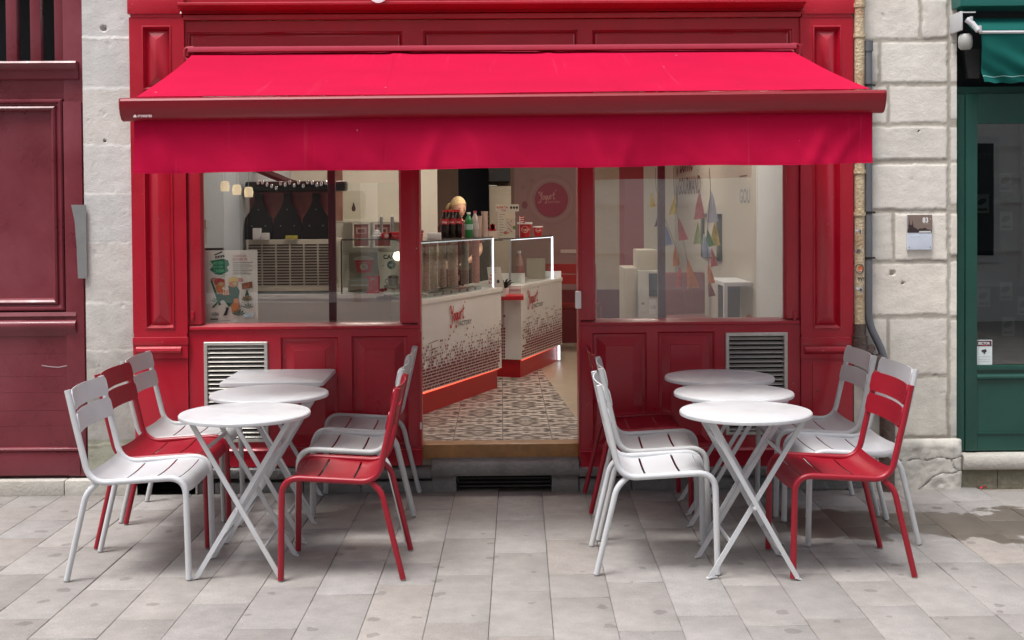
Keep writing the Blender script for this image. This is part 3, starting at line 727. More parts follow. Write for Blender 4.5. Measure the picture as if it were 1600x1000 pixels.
# ------------------------------------------------------------------ awning
aw = thing('awning', 'bright red fabric awning pulled out over the shopfront with a straight valance', 'awning', (0, 0, 0))
FAB = bpy.data.materials.new('red_canvas'); FAB.use_nodes = True
def fabric(m, col, col2, w=.25):
    n = m.node_tree; L = n.links.new; N = n.nodes.new; b = n.nodes['Principled BSDF']; out = n.nodes['Material Output']
    tc = N('ShaderNodeTexCoord'); ns = N('ShaderNodeTexNoise'); ns.inputs['Scale'].default_value = 2.2; ns.inputs['Detail'].default_value = 6; L(tc.outputs['Object'], ns.inputs['Vector'])
    mp = N('ShaderNodeMapping'); mp.inputs['Scale'].default_value = (38, 1.2, 1.2); L(tc.outputs['Object'], mp.inputs[0])
    n2 = N('ShaderNodeTexNoise'); n2.inputs['Scale'].default_value = 1; n2.inputs['Detail'].default_value = 3; L(mp.outputs[0], n2.inputs['Vector'])
    r1 = N('ShaderNodeMapRange'); r1.inputs['From Min'].default_value = .64; r1.inputs['From Max'].default_value = .80; r1.inputs['To Max'].default_value = .12; L(n2.outputs['Fac'], r1.inputs['Value'])
    mx = N('ShaderNodeMix'); mx.data_type = 'RGBA'; mx.inputs['A'].default_value = (*col, 1); mx.inputs['B'].default_value = (*col2, 1)
    L(r1.outputs[0], mx.inputs['Factor'])
    # bird and dust specks
    vo = N('ShaderNodeTexVoronoi'); vo.inputs['Scale'].default_value = 9; L(tc.outputs['Object'], vo.inputs['Vector'])
    sc = N('ShaderNodeSeparateColor'); L(vo.outputs['Color'], sc.inputs[0])
    r2 = N('ShaderNodeMapRange'); r2.inputs['From Min'].default_value = .72; r2.inputs['From Max'].default_value = 1; r2.inputs['To Min'].default_value = 0; r2.inputs['To Max'].default_value = .09; L(sc.outputs[0], r2.inputs['Value'])
    lt = N('ShaderNodeMath'); lt.operation = 'LESS_THAN'; L(vo.outputs['Distance'], lt.inputs[0]); L(r2.outputs[0], lt.inputs[1])
    ml = N('ShaderNodeMath'); ml.operation = 'MULTIPLY'; L(lt.outputs[0], ml.inputs[0]); ml.inputs[1].default_value = .45
    m2 = N('ShaderNodeMix'); m2.data_type = 'RGBA'; L(ml.outputs[0], m2.inputs['Factor']); L(mx.outputs['Result'], m2.inputs['A']); m2.inputs['B'].default_value = (.75, .45, .47, 1)
    m3 = N('ShaderNodeMix'); m3.data_type = 'RGBA'; m3.blend_type = 'MULTIPLY'; m3.inputs['Factor'].default_value = 1; L(m2.outputs['Result'], m3.inputs['A'])
    r3 = N('ShaderNodeMapRange'); r3.inputs['From Min'].default_value = .3; r3.inputs['From Max'].default_value = .7; r3.inputs['To Min'].default_value = .93; r3.inputs['To Max'].default_value = 1.06; L(ns.outputs['Fac'], r3.inputs['Value']); L(r3.outputs[0], m3.inputs['B'])
    L(m3.outputs['Result'], b.inputs['Base Color']); b.inputs['Roughness'].default_value = .8; b.inputs['Sheen Weight'].default_value = 0; b.inputs['Specular IOR Level'].default_value = .12
    tr = N('ShaderNodeBsdfTranslucent'); L(m3.outputs['Result'], tr.inputs[0]); ms = N('ShaderNodeMixShader'); ms.inputs[0].default_value = w
    L(b.outputs[0], ms.inputs[1]); L(tr.outputs[0], ms.inputs[2]); L(ms.outputs[0], out.inputs[0])
    wv = N('ShaderNodeTexNoise'); wv.inputs['Scale'].default_value = 380; L(tc.outputs['Object'], wv.inputs['Vector']); bp = N('ShaderNodeBump'); bp.inputs['Strength'].default_value = .35; bp.inputs['Distance'].default_value = .0015; L(wv.outputs['Fac'], bp.inputs['Height']); L(bp.outputs[0], b.inputs['Normal'])
fabric(FAB, (.47, .0028, .042), (.75, .16, .22), .10)
YF, YB = -1.40, -.12
zFl, zFr = onY(213, 152, YF).z, onY(1360, 139, YF).z; xFl, xFr = onY(213, 152, YF).x, onY(1360, 139, YF).x
zB = onY(770, 81, YB).z; xBl, xBr = xFl+.03, xFr-.03
xBl, xBr = onY(303, 84, YB).x, onY(1236, 80, YB).x
def canopy(u, v):
    x = (xBl+(xBr-xBl)*u)*(1-v)+(xFl+(xFr-xFl)*u)*v
    z = zB*(1-v)+(zFl+(zFr-zFl)*u)*v
    z += -.020*sin(pi*v)*(1-.25*cos(2*pi*u)) + .0035*fbm(x*1.6, v*2.5, 2)+.002*sin((u+.12*v)*2*pi*3)*sin(pi*v)
    if v < .1: z += .006*math.exp(-((u-.345)/.012)**2)+.006*math.exp(-((u-.59)/.01)**2)
    s = math.exp(-((u-.335+.03*v)/.006)**2)*.004*(1-v); z += s
    return (x, YB+(YF-YB)*v, z)
bm = bmesh.new(); sheet(bm, canopy, 150, 26, .003); cn_ = obj('canopy', bm, FAB, aw, ang=60)
vz0l, vz0r = onY(207, 271, YF).z, onY(1364, 255, YF).z; vxl, vxr = onY(209, 230, YF).x, onY(1364, 215, YF).x
def valance(u, v):
    x = vxl+(vxr-vxl)*u; zt = (onY(207, 186, YF).z)*(1-u)+(onY(1364, 172, YF).z)*u; zb = vz0l*(1-u)+vz0r*u
    z = zt*(1-v)+zb*v
    y = YF+.01+v*(.026*fbm(x*1.1, 3, z*.8)+.016*fbm(x*3.2+z*2, 1, z*2)+.020*math.exp(-((u-.985)/.025)**2)*sin(v*3))
    for c0, am, sl in ((.035, .010, .3), (.405, .012, -.35), (.455, .010, .5), (.62, .012, .45), (.67, .008, -.3), (.93, .014, -.5), (.97, .012, -.8)):
        y -= am*math.exp(-((u-c0-sl*.06*(v-.5))/.010)**2)*min(1, v*1.6)
    z -= .0025*sin(u*23)*v
    return (x, y, z+.003*fbm(x*2, 5)*v)
bm = bmesh.new(); sheet(bm, valance, 260, 16, .002); vl = obj('valance', bm, FAB, aw, ang=60)
def seam(fn, u0, v0, u1, v1, w_, off, name, par, n=40):
    bm = bmesh.new(); pr = None
    for i in range(n+1):
        t_ = i/n; u, v = u0+(u1-u0)*t_, v0+(v1-v0)*t_; du, dv = ((w_, 0) if u0 == u1 else (0, w_))
        a_, b_ = Vector(fn(u-du, v-dv)), Vector(fn(u+du, v+dv)); a_ += off; b_ += off; cur = (bm.verts.new(a_), bm.verts.new(b_))
        if pr: bm.faces.new((pr[0], cur[0], cur[1], pr[1]))
        pr = cur
    return obj(name, bm, FAB, par)
SEAM = mat('canvas_seam', (.40, .004, .030), .85, var=.1, vs=40)
for uu in (.335, .665): seam(valance, uu, .0, uu, 1, .0016, Vector((0, -.0025, 0)), 'seam', vl)
for uu in (.335, .665): seam(canopy, uu, .0, uu, 1, .0014, Vector((0, -.001, .0025)), 'seam', cn_)
seam(valance, 0, .955, 1, .955, .004, Vector((0, -.0022, 0)), 'hem', vl, 200)
BARM = mat('dark_red_aluminium', (.24, .004, .014), .34, var=.05, spec=.45, coat=.05)
bl, br_ = onY(193, 170, YF).x, onY(1378, 155, YF).x
zl0, zr0 = onY(193, 153, YF-.04).z, onY(1378, 140, YF-.04).z
bm = bmesh.new(); H = .108
prof = [(.045, 0), (-.035, 0), (-.050, -.006), (-.055, -.016), (-.050, -.05), (-.036, -.082), (-.016, -.102), (.004, -.108), (.02, -.106), (.03, -.09), (.045, -.05)]
A = [bm.verts.new((bl, YF+a, zl0+b)) for a, b in prof]; B = [bm.verts.new((br_, YF+a, zr0+b)) for a, b in prof]
for i in range(len(prof)): bm.faces.new((A[i], A[(i+1) % len(prof)], B[(i+1) % len(prof)], B[i]))
bm.faces.new(A); bm.faces.new(B[::-1])
fb = obj('front_bar', bm, BARM, aw, ang=30)
for xx, z_ in ((bl, zl0), (br_, zr0)):
    bm = bmesh.new(); s = -1 if xx < 0 else 1
    A = [bm.verts.new((xx+s*.0005, YF+a*1.03, z_+b*1.02+.001)) for a, b in prof]; B = [bm.verts.new((xx+s*.007, YF+a*.96, z_+b*.97-.001)) for a, b in prof]
    for i in range(len(prof)): bm.faces.new((A[i], A[(i+1) % len(prof)], B[(i+1) % len(prof)], B[i]))
    bm.faces.new(A); bm.faces.new(B[::-1]); obj('end_cap', bm, BARM, fb)
F = Flat((bl+.058, YF-.0535, zl0-.092), (1, 0, 0), (0, .12, 1)); F.o.y -= -.010
F.poly([(0, 0), (.018, 0), (.014, .010), (.009, .013), (.004, .010)], (.7, .55, .56)); F.text('STORISTES', .021, .001, .0145, (.7, .55, .56), bold=.0004, sx=.98)
for v in F.bm.verts: v.co.y = YF-.046+(-.0)*0
F.build('maker_mark', fb)
# torsion bar and brackets on the wall
bm = bmesh.new(); x0, x1 = onY(290, 78, -.15).x, onY(1248, 73, -.15).x; zc = onY(770, 76, -.15).z
box(bm, x0+.02, x1-.02, -.19, -.13, zc-.014, zc+.016, .006); tube(bm, [(x0+.02, -.10, zc-.04), (x1-.02, -.10, zc-.04)], .03, 12)
obj('back_bar', bm, mat('pink_red_metal', (.42, .05, .085), .3, var=.06, coat=.3), aw)
for xx in (x0, x1):
    bm = bmesh.new(); s = 1 if xx < 0 else -1
    tube(bm, smoothpath([(xx+s*.05, -.17, zc+.012), (xx, -.17, zc+.012), (xx, -.17, zc-.05), (xx+s*.022, -.17, zc-.06)], .03), .010, 8); box(bm, xx-.015, xx+.03, -.14, .0, zc-.06, zc+.02, .006)
    lathe(bm, [(0, -.01), (.016, -.01), (.016, .01), (0, .01)], (xx+s*.012, -.16, zc-.025), 12)
    obj('bracket', bm, RMET, aw)
for s, xb, xm, xf in ((1, -1.35, -.95, -1.45), (-1, 1.35, .95, 1.45)):
    bm = bmesh.new(); zf = zl0-.07; zb = zc-.12
    mid = ((xb+s*.55), -.70, (zf+zb)/2)
    tube(bm, [(xb, -.12, zb), mid], .024, 10, ry=.018); tube(bm, [(mid[0], mid[1], mid[2]-.03), (xf, YF+.03, zf-.01)], .022, 10, ry=.016); lathe(bm, [(0, -.05), (.03, -.05), (.03, .03), (0, .03)], mid, 14)
    box(bm, xb-.06, xb+.06, -.14, .0, zb-.05, zb+.06, .006)
    obj('folding_arm', bm, RMET, aw)

# ------------------------------------------------------------------ pipes
pt = mat('peeling_cream_paint', (.52, .42, .27), .6, var=.18, vs=18, bump=.25, bs=70, col2=(.30, .15, .07), var2=.55)
dp = thing('drainpipe', 'old cream painted iron drainpipe with rust, stickers and a brown foot', 'pipe', (0, 0, 0))
xp = XF(1341, -.0); yp = -.03; z = lambda p: ZF(1341, p, -.04)
bm = bmesh.new(); tube(bm, [(xp, yp, z(518)), (xp, yp, z(275)), (xp, yp, z(60)), (xp, yp, 3.5)], .029, 18)
for p in (8, 55, 268, 334): tube(bm, [(xp, yp, z(p)-.012), (xp, yp, z(p)+.012)], .035, 18)
obj('shaft', bm, pt, dp)
bm = bmesh.new()
brn = mat('brown_glazed_pipe', (.085, .055, .045), .4, var=.3, vs=20, bump=.3, bs=40)
tube(bm, [(xp, yp, z(528)), (xp, yp, z(506))], .036, 16)
tube(bm, smoothpath([(xp, yp, z(525)), (xp, yp, z(545)), (xp+.13, yp-.02, z(590)), (xp+.155, yp-.03, z(640)), (xp+.15, yp-.03, z(720)), (xp+.15, yp-.03, 0)], .09), .045, 18)
for a, b, p in ((0.035, -.003, 548), (.075, -.008, 562), (.115, -.015, 582), (.15, -.03, 640)): tube(bm, [(xp+a, yp+b, z(p)+.012), (xp+a+.012, yp+b, z(p)-.012)], .051, 16)
obj('foot', bm, brn, dp)
def sticker(pxc, pyc, wpx, hpx, cols, txt=None, rot=0):
    F = Flat((xp, 0, 0), (1, 0, 0), (0, 0, 1)); x, zz_ = XF(pxc, -.04)-xp, ZF(pxc, pyc, -.04); wd, ht = wpx*.0038, hpx*.0038
    F.o.z = zz_
    F.rect(x-wd/2, -ht/2, x+wd/2, ht/2, cols[0]); F.layer += 1
    if txt == 'ring': F.ell(x, 0, wd*.48, ht*.48, (.03, .03, .03)); F.layer += 1; F.ell(x+.003, .002, wd*.30, ht*.30, (.6, .15, .05)); F.layer += 1; F.rect(x-.012, -.014, x+.012, -.006, (.6, .6, .6))
    elif txt: F.text(txt, x-wd*.42, -ht*.22, ht*.7, cols[1], bold=.0008, sx=.8)
    else: F.ell(x-.006, .004, wd*.18, ht*.2, cols[1]); F.layer += 1; F.ell(x+.010, -.006, wd*.14, ht*.16, (.05, .10, .18))
    bmesh.ops.subdivide_edges(F.bm, edges=F.bm.edges[:], cuts=4, use_grid_fill=True) if False else None
    for v in F.bm.verts:
        dxx = max(-.0285, min(.0285, v.co.x-xp)); k = (v.co.y-0)
        v.co = Vector((xp+dxx, yp-sqrt(max(0, .0292**2-dxx*dxx))-.001+k, v.co.z))
    F.build('sticker', dp)
sticker(1340, 360, 10, 14, ((.66, .64, .60), (.6, .6, .6)), ''); sticker(1341, 392, 13, 9, ((.62, .62, .60), (.05, .06, .12)), 'LES'); sticker(1342, 420, 13, 16, ((.45, .40, .34), (.05, .06, .12)), 'ring'); sticker(1343, 436, 10, 11, ((.66, .66, .64), (.04, .04, .04)), 'YVY'); sticker(1341, 451, 13, 13, ((.12, .24, .36), (.6, .66, .7)), '')

gp = thing('downpipe', 'slim grey plastic downpipe with a bend near its foot, right of the cream pipe', 'pipe')
xg = XF(1357, -.03); yg = -.03; z = lambda p: ZF(1357, p, -.03); GP = mat('grey_pvc', (.12, .125, .14), .45, var=.08)
bm = bmesh.new(); tube(bm, smoothpath([(xg, yg, z(66)), (xg, yg, z(505)), (xg+.09, yg-.01, z(555)), (xg+.10, yg-.02, z(640)), (xg+.10, yg-.02, z(700))], .07), .0225, 14)
tube(bm, [(xg, yg, z(80)), (xg, yg, z(64))], .027, 14); tube(bm, [(xg-.028, yg+.01, 3.3), (xg-.028, yg+.01, z(64))], .008, 8)
obj('shaft', bm, GP, gp)
for p in (332, 403, 133):
    bm = bmesh.new(); tube(bm, [(xg, yg, z(p)-.006), (xg, yg, z(p)+.006)], .0255, 14); tube(bm, [(xg+.024, yg, z(p)), (xg+.04, yg+.005, z(p))], .006, 8); tube(bm, [(xg-.024, yg, z(p)), (xg-.036, yg+.005, z(p))], .006, 8); obj('clamp', bm, BLK, gp)

# ------------------------------------------------------------------ house number plaque
hn = thing('number_plaque', 'small brown and white plaque numbered 83 on the limestone pier', 'plaque', (XF(1437), .004, ZF(1437, 363)))
bm = bmesh.new(); box(bm, -.074, .074, -.003, .012, -.103, .103, .003); obj('plate', bm, mat('plaque_white', (.62, .68, .78), .25), hn)
F = Flat((0, -.004, 0), (1, 0, 0), (0, 0, 1)); F.rect(-.074, -.002, .074, .103, (.20, .15, .125)); F.layer += 1
F.text('83', .016, .058, .042, (.85, .85, .85), bold=.0008, sx=.85); F.text('r', .061, .075, .016, (.85, .85, .85)); F.rect(.02, .049, .055, .050, (.6, .6, .6))
D = (.035, .02, .02)
F.poly([(-.074, 0), (.070, 0), (.068, .012), (.045, .018), (.03, .028), (.015, .022), (.0, .024), (-.01, .016), (-.03, .030), (-.055, .024), (-.074, .018)], D)
F.poly([(-.066, .02), (-.056, .02), (-.0605, .082)], D); F.poly([(-.048, .02), (-.038, .02), (-.0425, .078)], D); F.rect(-.067, .015, -.037, .045, D)
F.layer += 1; F.rect(-.004, -.001, .066, .008, (.6, .6, .6))
for i in range(2): F.rect(-.060, -.022-.007*i, .045-.04*i, -.0208-.007*i, (.35, .40, .48))
F.ell(-.062, -.088, .003, .003, (.15, .15, .17)); F.ell(.062, -.088, .003, .003, (.15, .15, .17)); F.build('print', hn)

# ------------------------------------------------------------------ green shop, far right
gs = thing('green_shopfront', 'dark green shopfront with large dim window at the right edge', 'shopfront')
gx = lambda p: XF(p, .06); gz = lambda p: ZF(1540, p, .06); GXE = XF(1990, .06); gl = gx(1497)
bm = bmesh.new(); box(bm, gl-.02, gx(1507), .06, .14, gz(704), gz(147)); box(bm, gx(1508), gx(1526), .05, .14, gz(704), gz(147), .003); box(bm, gx(1526), GXE, .05, .14, gz(193), gz(147)); box(bm, GXE-.2, GXE, .05, .14, gz(704), gz(193))
box(bm, gl-.02, GXE, .08, .14, gz(146), gz(135)); obj('frame', bm, GREENP, gs)
bm = bmesh.new()
box(bm, gx(1526), GXE-.2, .05, .14, gz(578), gz(571), .001); mould(bm, gx(1526), GXE-.2, [(.14, gz(578)), (.06, gz(578)), (.06, gz(584)), (.045, gz(588)), (.045, gz(591)), (.055, gz(593)), (.14, gz(593))])
box(bm, gx(1526), GXE-.2, .06, .14, gz(704), gz(593)); mould(bm, gx(1527), GXE-.2, [(.06, gz(676)), (.052, gz(676)), (.052, gz(677.5)), (.06, gz(678))]); obj('lower_panel', bm, GREENP, gs)
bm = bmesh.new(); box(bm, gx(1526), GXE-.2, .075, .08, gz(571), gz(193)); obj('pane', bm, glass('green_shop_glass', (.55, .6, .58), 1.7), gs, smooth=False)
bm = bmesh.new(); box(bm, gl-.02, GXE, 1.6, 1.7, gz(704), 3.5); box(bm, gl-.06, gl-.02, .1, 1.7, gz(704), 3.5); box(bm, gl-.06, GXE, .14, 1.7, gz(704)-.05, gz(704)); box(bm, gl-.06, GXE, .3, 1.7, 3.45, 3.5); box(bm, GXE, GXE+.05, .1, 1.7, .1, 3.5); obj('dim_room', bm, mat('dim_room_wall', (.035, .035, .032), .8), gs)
bm = bmesh.new(); box(bm, gx(1547), gx(1560), .5, .54, gz(650), 2.4); obj('inner_post', bm, mat('post_dark', (.02, .025, .03), .4), gs)
bm = bmesh.new(); box(bm, gx(1572), gx(1720), .9, .93, gz(400), gz(230)); obj('inner_board', bm, mat('inner_board', (.10, .09, .075), .7), gs)
for i, (a, b) in enumerate(((1571, 285), (1572, 345), (1535, 318), (1572, 455), (1537, 465), (1576, 510), (1600, 478))):
    cx, cz = XF(a, .4), ZF(a, b, .4); F = Flat((cx, .4, cz), (1, 0, 0), (0, 0, 1)); F.rect(-.040, -.058, .040, .058, (.34, .34, .32)); F.layer += 1
    F.ell(-.004, .012, .03, .018, (.03, .03, .03), rot=.5); F.rect(-.03, -.045, .03, -.03, (.04, .04, .04)); o = F.build('card', gs)
bm = bmesh.new(); x, z = XF(1538, .07), ZF(1538, 550, .07); box(bm, x-.047, x+.047, .068, .0735, z-.076, z+.072); stk = tag(obj('alarm_notice', bm, mat('notice_white', (.60, .66, .66), .4)), 'small white alarm notice with a camera symbol in the green shop window', 'sticker')
F = Flat((x, .0672, z), (1, 0, 0), (0, 0, 1)); F.rect(-.043, .036, .043, .068, (.07, .02, .03)); F.layer += 1; F.text('SECTOR', -.038, .045, .022, (.7, .7, .7), bold=.0006, sx=.86); F.rect(-.02, .038, .02, .041, (.5, .05, .05))
F.poly([(-.016, .012), (.010, .018), (.014, .004), (.004, -.002), (.004, -.010), (-.004, -.010), (-.006, 0), (-.018, .002)], (.03, .03, .03))
for q in (-.028, -.045, -.058): F.rect(-.036, q, .036, q+.002, (.35, .38, .38))
F.build('print', stk)
bm = bmesh.new(); mould(bm, gl+.0, GXE, [(.3, gz(706)), (-.03, gz(707)), (-.04, gz(711)), (-.04, gz(726)), (-.03, gz(729)), (.3, gz(729))]); tag(obj('stone_sill', bm, mats, ang=50), 'long pale stone sill under the green shopfront', 'sill')
bm = bmesh.new(); x = gl-.02
GB = mat('mossy_plinth_stone', (.24, .225, .17), .85, var=.3, vs=12, bump=.35, bs=40, col2=(.12, .12, .07), var2=.6)
for wd in (.235, .42, .5, .5, .4): box(bm, x, x+wd-.003, .0, .25, -.01, gz(729)-.001, .004); x += wd
tag(obj('plinth_blocks', bm, GB), 'mossy stone blocks below the sill of the green shop', 'plinth')
# green awning, folded down
ga = thing('green_awning', 'dark green awning with a hanging creased flap on white brackets at the top right', 'awning')
GF = bpy.data.materials.new('green_canvas'); GF.use_nodes = True; fabric(GF, (.007, .095, .082), (.04, .16, .15), .1)
ay = -.14; ax = lambda p: XF(p, ay); az = lambda p: ZF(1550, p, ay); axe = XF(1980, ay)
bm = bmesh.new(); box(bm, ax(1502), axe, -.12, .1, az(8), az(-60), .004); obj('housing', bm, mat('green_housing', (.012, .13, .11), .4), ga)
bm = bmesh.new(); sheet(bm, lambda u, v: (ax(1516)+(axe-ax(1516))*u, ay+.10-.12*v, az(25)+(az(48)-az(25))*v), 30, 6, .004); obj('canopy', bm, GF, ga)
bm = bmesh.new(); tube(bm, [(ax(1527), ay-.03, az(51.5)), (axe, ay-.03, az(51.5))], .009, 10); obj('front_rail', bm, WMET, ga)
def flap(u, v):
    x = ax(1529.5)+(axe-ax(1529.5))*u+.008*v*(1-u); z = az(53)+(az(130)-az(53))*v; d = (x-ax(1529))/1.0
    f = .022*sin((d*5.5-v*2.6)*3.0)*v*(1-v*.2)+.016*sin((d*11-v*5)*3)*max(0, v-.25)+.006*sin((d*30)*2)*max(0, v-.75)*3
    return (x, ay-.03+f, z+.004*sin(d*60)*v)
bm = bmesh.new(); sheet(bm, flap, 110, 26, .0025); fl = obj('flap', bm, GF, ga, ang=70)
F = Flat((0, 0, 0), (1, 0, 0), (0, 0, 1)); N_ = 90
bm = bmesh.new()
pr = None
for i in range(N_+1):
    a = Vector(flap(i/N_, .865)); b = Vector(flap(i/N_, .878)); a.y -= .003; b.y -= .003
    cur = (bm.verts.new(a), bm.verts.new(b))
    if pr: bm.faces.new((pr[0], cur[0], cur[1], pr[1]))
    pr = cur
F.bm.free(); obj('stitching', bm, mat('pale_thread', (.25, .45, .42), .8), fl)
bm = bmesh.new(); box(bm, gl-.0, GXE, .1, .14, az(-70), 3.6); box(bm, gl, GXE, .2, .24, az(146), az(-70)); obj('dark_recess', bm, mat('recess_dark', (.012, .016, .02), .5), ga)
bm = bmesh.new(); prism(bm, [(XF(1506, .05), ZF(1506, 76, .05)), (XF(1530, .05), ZF(1530, 76, .05)), (XF(1530, .05), ZF(1530, 122, .05)), (XF(1513, .05), ZF(1513, 122, .05))], 'y', .05, .1); obj('side_box', bm, mat('dark_grey_metal', (.045, .045, .045), .5), ga)
bm = bmesh.new()
box(bm, ax(1500), ax(1526), ay+.02, ay+.03, az(19), az(17)); box(bm, ax(1500), ax(1504), ay, .08, az(47), az(17), .003)
tube(bm, [(ax(1507), ay-.02, az(31)), (ax(1516), ay-.03, az(38)), (ax(1523), ay-.05, az(50))], .016, 10); box(bm, ax(1511), ax(1516), ay-.04, ay, az(34), az(27), .004)
tube(bm, [(ax(1525), ay-.05, az(42)), (ax(1525), ay-.05, az(52))], .012, 10); obj('bracket', bm, WMET, ga)
bm = bmesh.new(); lathe(bm, [(0, -.045), (.03, -.044), (.042, -.03), (.045, 0), (.042, .03), (.03, .044), (0, .045)], (ax(1511), ay+.03, az(64)), 18, sx=.9); obj('motor_cap', bm, mat('aged_white_plastic', (.34, .34, .32), .5), ga)
# litter
bm = bmesh.new(); sheet(bm, lambda u, v: (XF(1528)+.04*u, -.06+.03*v+.005*sin(u*9), .004+.018*sin(pi*u)*(1-v*.6)), 10, 5, .001); tag(obj('paper_scrap', bm, mat('red_paper', (.6, .02, .05), .6)), 'tiny scrap of red paper on the paving at the foot of the mossy blocks', 'litter')

# ------------------------------------------------------------------ chairs
def rail_path(y):
    P = [(-.262, y, .868), (-.205, y, .60), (-.165, y, .445), (.175, y, .462), (.262, y, .44), (.272, y, .006)]
    out = [Vector(P[0]), Vector(P[1])]
    pts = smoothpath([P[1], P[2], P[3]], .085, 8)[1:-1]
    q = smoothpath([P[2], (.262, y, .470), (.272, y, .006)], .085, 9)[1:]
    return [out[0], out[0].lerp(out[1], .5)]+pts+q
def seatprof(t):
    """t 0..1 from the back of the seat to its front edge -> (x,z)"""
    P = [(-.188, .555), (-.163, .478), (-.10, .444), (0, .448), (.12, .462), (.20, .463), (.245, .445), (.266, .400)]
    C = catmull([Vector((a, b)) for a, b in P], 6); f = t*(len(C)-1); i = min(int(f), len(C)-2); return C[i].lerp(C[i+1], f-i)
def rrcol(u, w_, h, r):
    """half height of a rounded rectangle at u in -w..w"""
    d = w_-abs(u)
    return h/2 if d >= r else h/2-r+sqrt(max(0, r*r-(r-d)**2))
def make_chair(label, col, m, cap=CAP):
    t = thing('metal_chair', label, 'chair')
    HW = .2425
    for s in (-1, 1):
        bm = bmesh.new(); tube(bm, rail_path(s*HW), .0145, 12); obj('side_frame', bm, m, t, ang=60)
        bm = bmesh.new(); tube(bm, smoothpath([(-.135, s*(HW-.012), .447), (-.185, s*HW, .40), (-.278, s*HW, .006)], .07, 6), .0135, 12); obj('leg', bm, m, t, ang=60)
    bm = bmesh.new()
    def S_(t, y): p = seatprof(t); k = 1-(y/HW)**2; return Vector((p.x, y, p.y-.012*k))
    cuts = [.16, .40, .585, .765, 1.0]; g = .014; ins = .028
    cuts = [.10, .37, .56, .755, 1.0]
    for a, b in zip(cuts, cuts[1:]):
        aa = a+(0 if a == cuts[0] else g/2); bb = b-(0 if b == 1.0 else g/2)
        sheet(bm, lambda u, v: S_(aa+(bb-aa)*u, (-1+2*v)*(HW-ins)), 6, 10, .004)
    for s in (-1, 1): sheet(bm, lambda u, v: S_(cuts[0]+(1-cuts[0])*u, s*(HW-ins+.0-v*0+(ins-.008)*v)), 24, 2, .004)
    obj('seat', bm, m, t, ang=50)
    bm = bmesh.new()
    for z0, hh in ((.823, .091), (.720, .091)):
        def B_(u, v):
            y = (-1+2*u)*(HW+.004); y0 = max(-1, min(1, y/(HW+.004))); hgt = rrcol(y, HW+.004, hh, .025)
            z = z0+(2*v-1)*hgt; x = -.262+(.868-z)*.213+.018-.030*(1-y0*y0)
            return (x, y, z)
        us = 22; sheet(bm, lambda u, v: B_(.5-.5*cos(pi*u), v), us, 4, .005)
    obj('backrest', bm, m, t, ang=50)
    for s in (-1, 1):
        for x in (.272, -.278):
            bm = bmesh.new(); tube(bm, [(x, s*HW, 0), (x, s*HW, .010)], .0125, 10); obj('foot_cap', bm, cap, t)
    return t
def copy_tree(o, parent=None):
    c = o.copy(); COL.objects.link(c); c.parent = parent
    for ch in list(o.children): copy_tree(ch, c)
    return c
cw = make_chair('x', 'w', WMET); cg = make_chair('x', 'g', GMET); cr = make_chair('x', 'r', RMET); used = set()
def place(src, x, y, deg, label):
    o = src if src.name not in used else copy_tree(src); used.add(src.name)
    o.location = (x, y, .0015); o.rotation_euler = (0, 0, radians(deg)); o['label'] = label; o['group'] = 'metal chairs at the terrace tables'
place(cw, -1.698, -1.478, 0.5, 'white metal chair at the far left, nearest the street, left of the front left table')
place(cr, -1.735, -.945, 0, 'red metal chair between the two white chairs on the far left')
place(cg, -1.770, -.425, 0, 'white metal chair on the far left, closest to the shopfront behind the red chair')
place(cr, -.732, -1.505, 180, 'red metal chair at the right of the left tables, nearest the street')
place(cg, -.765, -.835, 180, 'middle pale grey chair left of the doorway, directly behind the front red chair')
place(cg, -.770, -.275, 180, 'pale grey chair beside the doorway, closest to the red panels, right of the square table')
place(cw, .706, -1.468, -1.5, 'white metal chair right of the doorway, nearest the street, facing right')
place(cg, .765, -.885, -2.5, 'middle pale grey chair right of the doorway, directly behind the front white one')
place(cr, .755, -.330, 0, 'dark red chair half hidden behind the white ones, just right of the doorway')
place(cr, 1.565, -1.545, 181, 'red metal chair at the far right, nearest the street')
place(cw, 1.765, -1.005, 181, 'white metal chair right behind the front red chair on the far right')
place(cg, 1.738, -.430, 180, 'white metal chair on the far right, closest to the shopfront by the louvred vent')

# ------------------------------------------------------------------ folding tables
def table_legs(t, ys, wtop, wbot, m, ztop=.715):
    fr = .0
    for k, (sgn, yo, wtop) in enumerate(((1, ys-.008, .40), (-1, ys-.036, .46))):
        for s in (-1, 1):
            bm = bmesh.new(); y = s*yo
            a = Vector((-sgn*wtop/2, y, ztop)); b = Vector((sgn*wbot/2, y, .012)); bar(bm, a, b, .021, .011)
            # flattened foot
            d = sgn; bar(bm, (b.x-.004*d, y, .012), (b.x+.018*d, y, .004), .006, .022)
            obj('leg', bm, m, t)
        for zt in (.14, .60) if k == 0 else (.16, .56):
            bm = bmesh.new(); f = (ztop-zt)/ztop; x = -sgn*wtop/2*(1-f)+sgn*wbot/2*f
            bar(bm, (x, -yo+.005, zt), (x, yo-.005, zt), .018, .006, Vector((1, 0, 0))); obj('crossbar', bm, m, t)
    bm = bmesh.new(); zx = ztop*wbot/(wtop+wbot)
    for s in (-1, 1): bm = bmesh.new(); tube(bm, [(0, s*(ys-.03), zx), (0, s*(ys+.010), zx)], .006, 8); obj('pivot', bm, m, t)
    if 1:
        for xx in (-.2, .225): bm = bmesh.new(); bar(bm, (xx, -ys+.02, ztop+.006), (xx, ys-.02, ztop+.006), .022, .008, Vector((0, 0, 1))); obj('bracket', bm, m, t)
